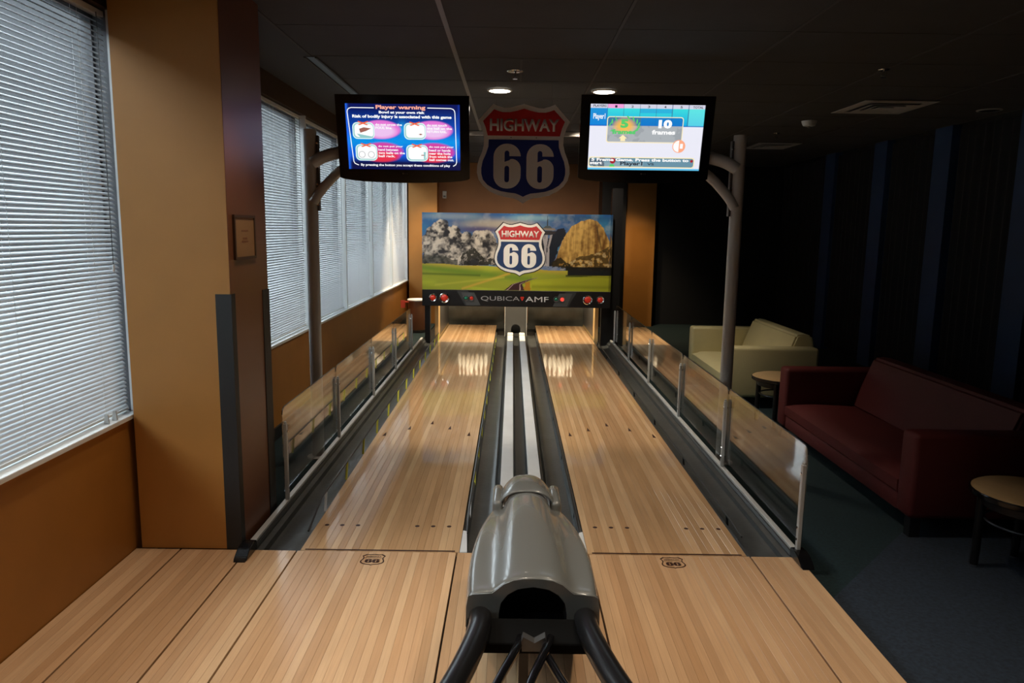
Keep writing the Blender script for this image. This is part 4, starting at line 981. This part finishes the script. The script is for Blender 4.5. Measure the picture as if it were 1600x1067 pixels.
stext('PLAYERS', 165, 280, 192, 212, E_BLACK, sr_, .02, **R_); stext('TOTAL', 1040, 1130, 196, 216, E_BLACK, sr_, .02, **R_)
for k, x in enumerate((365, 508, 652, 795, 938)): stext(str(k+1), x-10, x+10, 196, 216, E_BLACK, sr_, .02, **R_)
stext('Player1', 168, 274, 268, 330, E_WHITE, sr_, .02, **R_)
stext('5', 412, 482, 316, 392, E_GREEN, sr_, .06, **R_); stext('frames', 342, 550, 405, 446, E_GREEN, sr_, .05, **R_)
stext('10', 748, 868, 316, 392, E_WHITE, sr_, .06, **R_); stext('frames', 695, 902, 405, 446, E_WHITE, sr_, .04, **R_)
sflat([rrect(292, 968, 292, 522, 24, cr), rrect(299, 961, 299, 515, 20, cr)[::-1]], E_CREAM, sr_, .0108)
sflat([[cr(*p) for p in ((440, 452), (478, 484), (462, 484), (462, 508), (420, 508), (420, 484), (402, 484))][::-1]], E_CREAM, sr_, .0106)
for s in (-1, 1):
    for k in range(6):
        a = math.radians(-35+22*k); cx = 448+s*(128*math.cos(a)); cy = 372-72*math.sin(a)
        sflat([[cr(cx+24*math.cos(q)*math.cos(a+1.0)*1-7*math.sin(q)*math.sin(a+1.0)*s, cy-24*math.cos(q)*math.sin(a+1.0)*1-7*math.sin(q)*math.cos(a+1.0)) for q in np.linspace(0, 2*pi, 9)[:-1]]], E_GREEN, sr_, .0106)
sflat([[cr(*p) for p in arc(945, 548, 56, 0, 340, 18)]], E_WHITE, sr_, .0108)
sflat([[cr(*p) for p in arc(945, 548, 54, -90, 90, 12)]], E_SALM, sr_, .0104); stext('1', 955, 980, 525, 568, E_WHITE, sr_, .05, y=.0100, **R_)
sflat([[cr(*p) for p in arc(945, 548, 58, 0, 350, 22)], [cr(*p) for p in arc(945, 548, 51, 0, 350, 22)][::-1]], E_SALM, sr_, .0102)
sflat([rrect(145, 1098, 650, 745, 24, cr), rrect(153, 1090, 658, 737, 20, cr)[::-1]], E_CREAM, sr_, .0108)
for body, x0, x1, y0, y1, mm, bo in (('5 Frame Game. Press the button to', 170, 1045, 660, 688, E_WHITE, .04), ('start', 158, 268, 694, 718, E_WHITE, .04), ('Player1', 432, 632, 690, 735, E_BLACK, .03), ('VS', 675, 735, 700, 722, E_BLACK, .02)):
    stext(body, x0, x1, y0, y1, mm, sr_, bo, y=.0100 if mm is E_WHITE else .0106, **R_)
sflat([[cr(*p) for p in arc(362, 685, 26, 0, 340, 12)]], E_DRED, sr_, .0105); sflat([[cr(*p) for p in arc(358, 738, 24, 180, 360, 8)]], E_GREEN, sr_, .0107)
sflat([[cr(*p) for p in arc(1072, 680, 13, 0, 340, 10)]], E_DRED, sr_, .0105)

# poles and arms
def pole(s, lab):
    x = s*1.495; y = 5.27
    t = thing('screen_pole', lab, 'pole', (x, y, CZ))
    obj('shaft', tube(B(), [(x, y, CZ), (x, y, 2.275)], .044, 24), MT['pole'], t, smooth=True)
    obj('base_plate', lathe(B(), [(.08, 0), (.08, .01), (.05, .018)], (x, y, CZ), 24), MT['pole'], t)
    xx = sorted((x-s*.044, x-s*.060)); obj('mount_rail', bbox(*xx, y-.022, y+.022, 1.72, 2.235, .002), MT['steel'], t)
    bm = B()
    for z in (1.76, 1.90, 2.02, 2.18): lathe(bm, [(.007, -.010), (.009, -.004), (.009, 0)], (x-s*.052, y-.022, z), 8, 'y')
    obj('bolt', bm, MT['chrome'], t)
    a = smoothp([(x-s*.02, y-.03, 2.045), (x-s*.10, y-.02, 2.095), (x-s*.24, y+.06, 2.14), (x-s*.46, y+.10, 2.16)]) ; obj('upper_arm', tube(B(), a, .042, 18), MT['pole'], t, smooth=True)
    a = smoothp([(x-s*.02, y-.03, 1.775), (x-s*.06, y-.02, 1.85), (x-s*.20, y+.06, 2.02), (x-s*.40, y+.10, 2.12)]); obj('lower_arm', tube(B(), a, .034, 18), MT['pole'], t, smooth=True)
pole(-1, 'tall grey steel pole with two curved arms, in front of the window blinds'); pole(1, 'tall grey steel pole with two curved arms, in front of the cream sofa')

# hanging sign
hs = thing('shield_sign', 'large shield sign hanging from the ceiling between the two televisions', 'sign', (0, 6.0, 1.82))
shield(hs, 0, 6.0, 2.198, .738, MT['shieldwhite'], MT['shieldred'], MT['shieldblue'], None, .012)
for x in (-.10, .10): obj('screw', lathe(B(), [(.004, -.016), (.004, -.012)], (x, 6.0, 2.325), 8, 'y'), MT['black'], hs)
for x in (-.22, .22): obj('hanging_wire', tube(B(), [(x, 6.004, 2.50), (x, 6.004, CE-.008)], .0012, 5), MT['steel'], hs)

# ------------------------------------------------------------------ FURNITURE
def sofa(loc, L_, leather, lab):
    """front faces -x, length along y; local origin at the near front corner on the carpet"""
    t = thing('sofa', lab, 'sofa', loc); D = .86; A = .16
    def lo(nm, bm, m=leather, **k): return obj(nm, bm, m, t, local=True, smooth=True, **k)
    lo('arm', bbox(0, D, 0, A, .11, .60, .030, 3)); lo('arm', bbox(0, D, L_-A, L_, .11, .60, .030, 3))
    lo('base', bbox(.012, D-.01, A+.002, L_-A-.002, .11, .215, .012, 2))
    # seat cushion with crowned top
    bm = B(); nx, ny = 8, 20; g = {}
    for i in range(nx+1):
        for j in range(ny+1):
            u, v = i/nx, j/ny; x = .005+.58*u; y = A+.004+(L_-2*A-.008)*v
            ed = min(u, 1-u, v*3, (1-v)*3); z = .30+.028*min(1, ed*5)**.5+.006*math.sin(v*9)*math.sin(u*5)
            if u == 0: z = .290
            g[i, j] = bm.verts.new((x, y, z))
    for i in range(nx):
        for j in range(ny): bm.faces.new((g[i, j], g[i+1, j], g[i+1, j+1], g[i, j+1]))
    r_e = bmesh.ops.extrude_edge_only(bm, edges=[e for e in bm.edges if e.is_boundary]); nv_ = [v for v in r_e['geom'] if isinstance(v, bmesh.types.BMVert)]
    for v in nv_: v.co.z = .222
    lo('seat_cushion', bm)
    pts = [(.54, .30), (.69, .70), (.74, .715), (.84, .70), (.87, .62), (.88, .12), (.80, .12), (.62, .22)]
    bm = B(); prism(bm, pts, 'y', A+.003, L_-A-.003)
    bmesh.ops.bevel(bm, geom=[e for e in bm.edges], offset=.018, segments=2, affect='EDGES'); lo('backrest', bm)
    for x in (.05, D-.06):
        for y in (.05, L_-.05):
            bm = B(); prism(bm, [(x-.03, y-.03), (x+.03, y-.03), (x+.03, y+.03), (x-.03, y+.03)], 'z', 0, .112)
            obj('leg', bm, MT['black'], t, local=True)
    return t
sofa((2.16, 3.92, CZ+.004), 2.10, MT['red'], 'long dark red leather sofa by the dark wall')
sofa((2.02, 6.95, CZ), 1.65, MT['cream'], 'cream leather sofa beyond the dark red one')
def table(loc, rz, lab, src=None):
    t = thing('side_table', lab, 'table', loc, (0, 0, rz), 'low round tables beside the sofas')
    tp = obj('table_top', lathe(B(), [(.255, .408), (.262, .415), (.262, .428), (.255, .432)], (0, 0, 0), 40), MT['tabletop'], t, local=True, smooth=True)
    obj('edge_band', lathe(B(), [(.2625, .400), (.268, .405), (.268, .426), (.2625, .4315)], (0, 0, 0), 40, capa=False, capb=False), MT['blackgloss'], t, local=True, smooth=True)
    obj('apron', lathe(B(), [(.21, .35), (.215, .35), (.215, .407), (.21, .407)], (0, 0, 0), 32, capa=False, capb=False), MT['blackmet'], t, local=True, smooth=True)
    for k in range(4):
        a = pi/4+k*pi/2; x, y = .205*math.cos(a), .205*math.sin(a)
        obj('leg', tube(B(), [(x*1.03, y*1.03, .012), (x, y, .40)], [.020, .024], 14), MT['blackmet'], t, local=True, smooth=True)
        obj('foot', lathe(B(), [(.019, 0), (.021, .004), (.020, .012)], (x*1.03, y*1.03, 0), 12), MT['chrome'], t, local=True)
    obj('lower_ring', tube(B(), [(.19*math.cos(2*pi*k/28), .19*math.sin(2*pi*k/28), .27) for k in range(28)], .007, 8, closed=True), MT['blackmet'], t, local=True, smooth=True)
    return t
tb = table((2.52, 3.50, CZ+.004), .35, 'low round wood topped table in front of the dark red sofa')
duptree(tb, (2.34, 6.41, CZ), 'low round wood topped table between the cream and the dark red sofa', rot=(0, 0, .2))

# bin, thermostat, small things
t = thing('waste_bin', 'round brown waste bin with a white liner and a red tag in the far corner', 'bin', (-1.62, 11.95, CZ))
obj('body', lathe(B(), [(.13, .04), (.14, .045), (.15, .50), (.145, .52)], (-1.62, 11.95, CZ), 28), MT['bin'], t, smooth=True)
obj('foot_ring', lathe(B(), [(.145, 0), (.15, .01), (.14, .045)], (-1.62, 11.95, CZ), 28), MT['black'], t)
obj('liner', lathe(B(), [(.153, .515), (.158, .528), (.150, .542), (.13, .53)], (-1.62, 11.95, CZ), 28), MT['binbag'], t, smooth=True)
obj('tag', bbox(-1.86, -1.79, 11.80, 11.81, .33, .45), MT['redtag'], t); obj('tag_clip', bbox(-1.80, -1.74, 11.81, 11.86, .41, .43), MT['redtag'], t)
t = thing('wall_sensor', 'small white box sensor on the brown wall above the masking unit', 'sensor', (-1.30, 13.39, 2.16))
obj('case', bbox(-1.335, -1.265, 13.35, 13.398, 2.13, 2.26, .008), MT['printwhite'], t); obj('window', bbox(-1.32, -1.28, 13.346, 13.3495, 2.15, 2.18), MT['steel'], t)
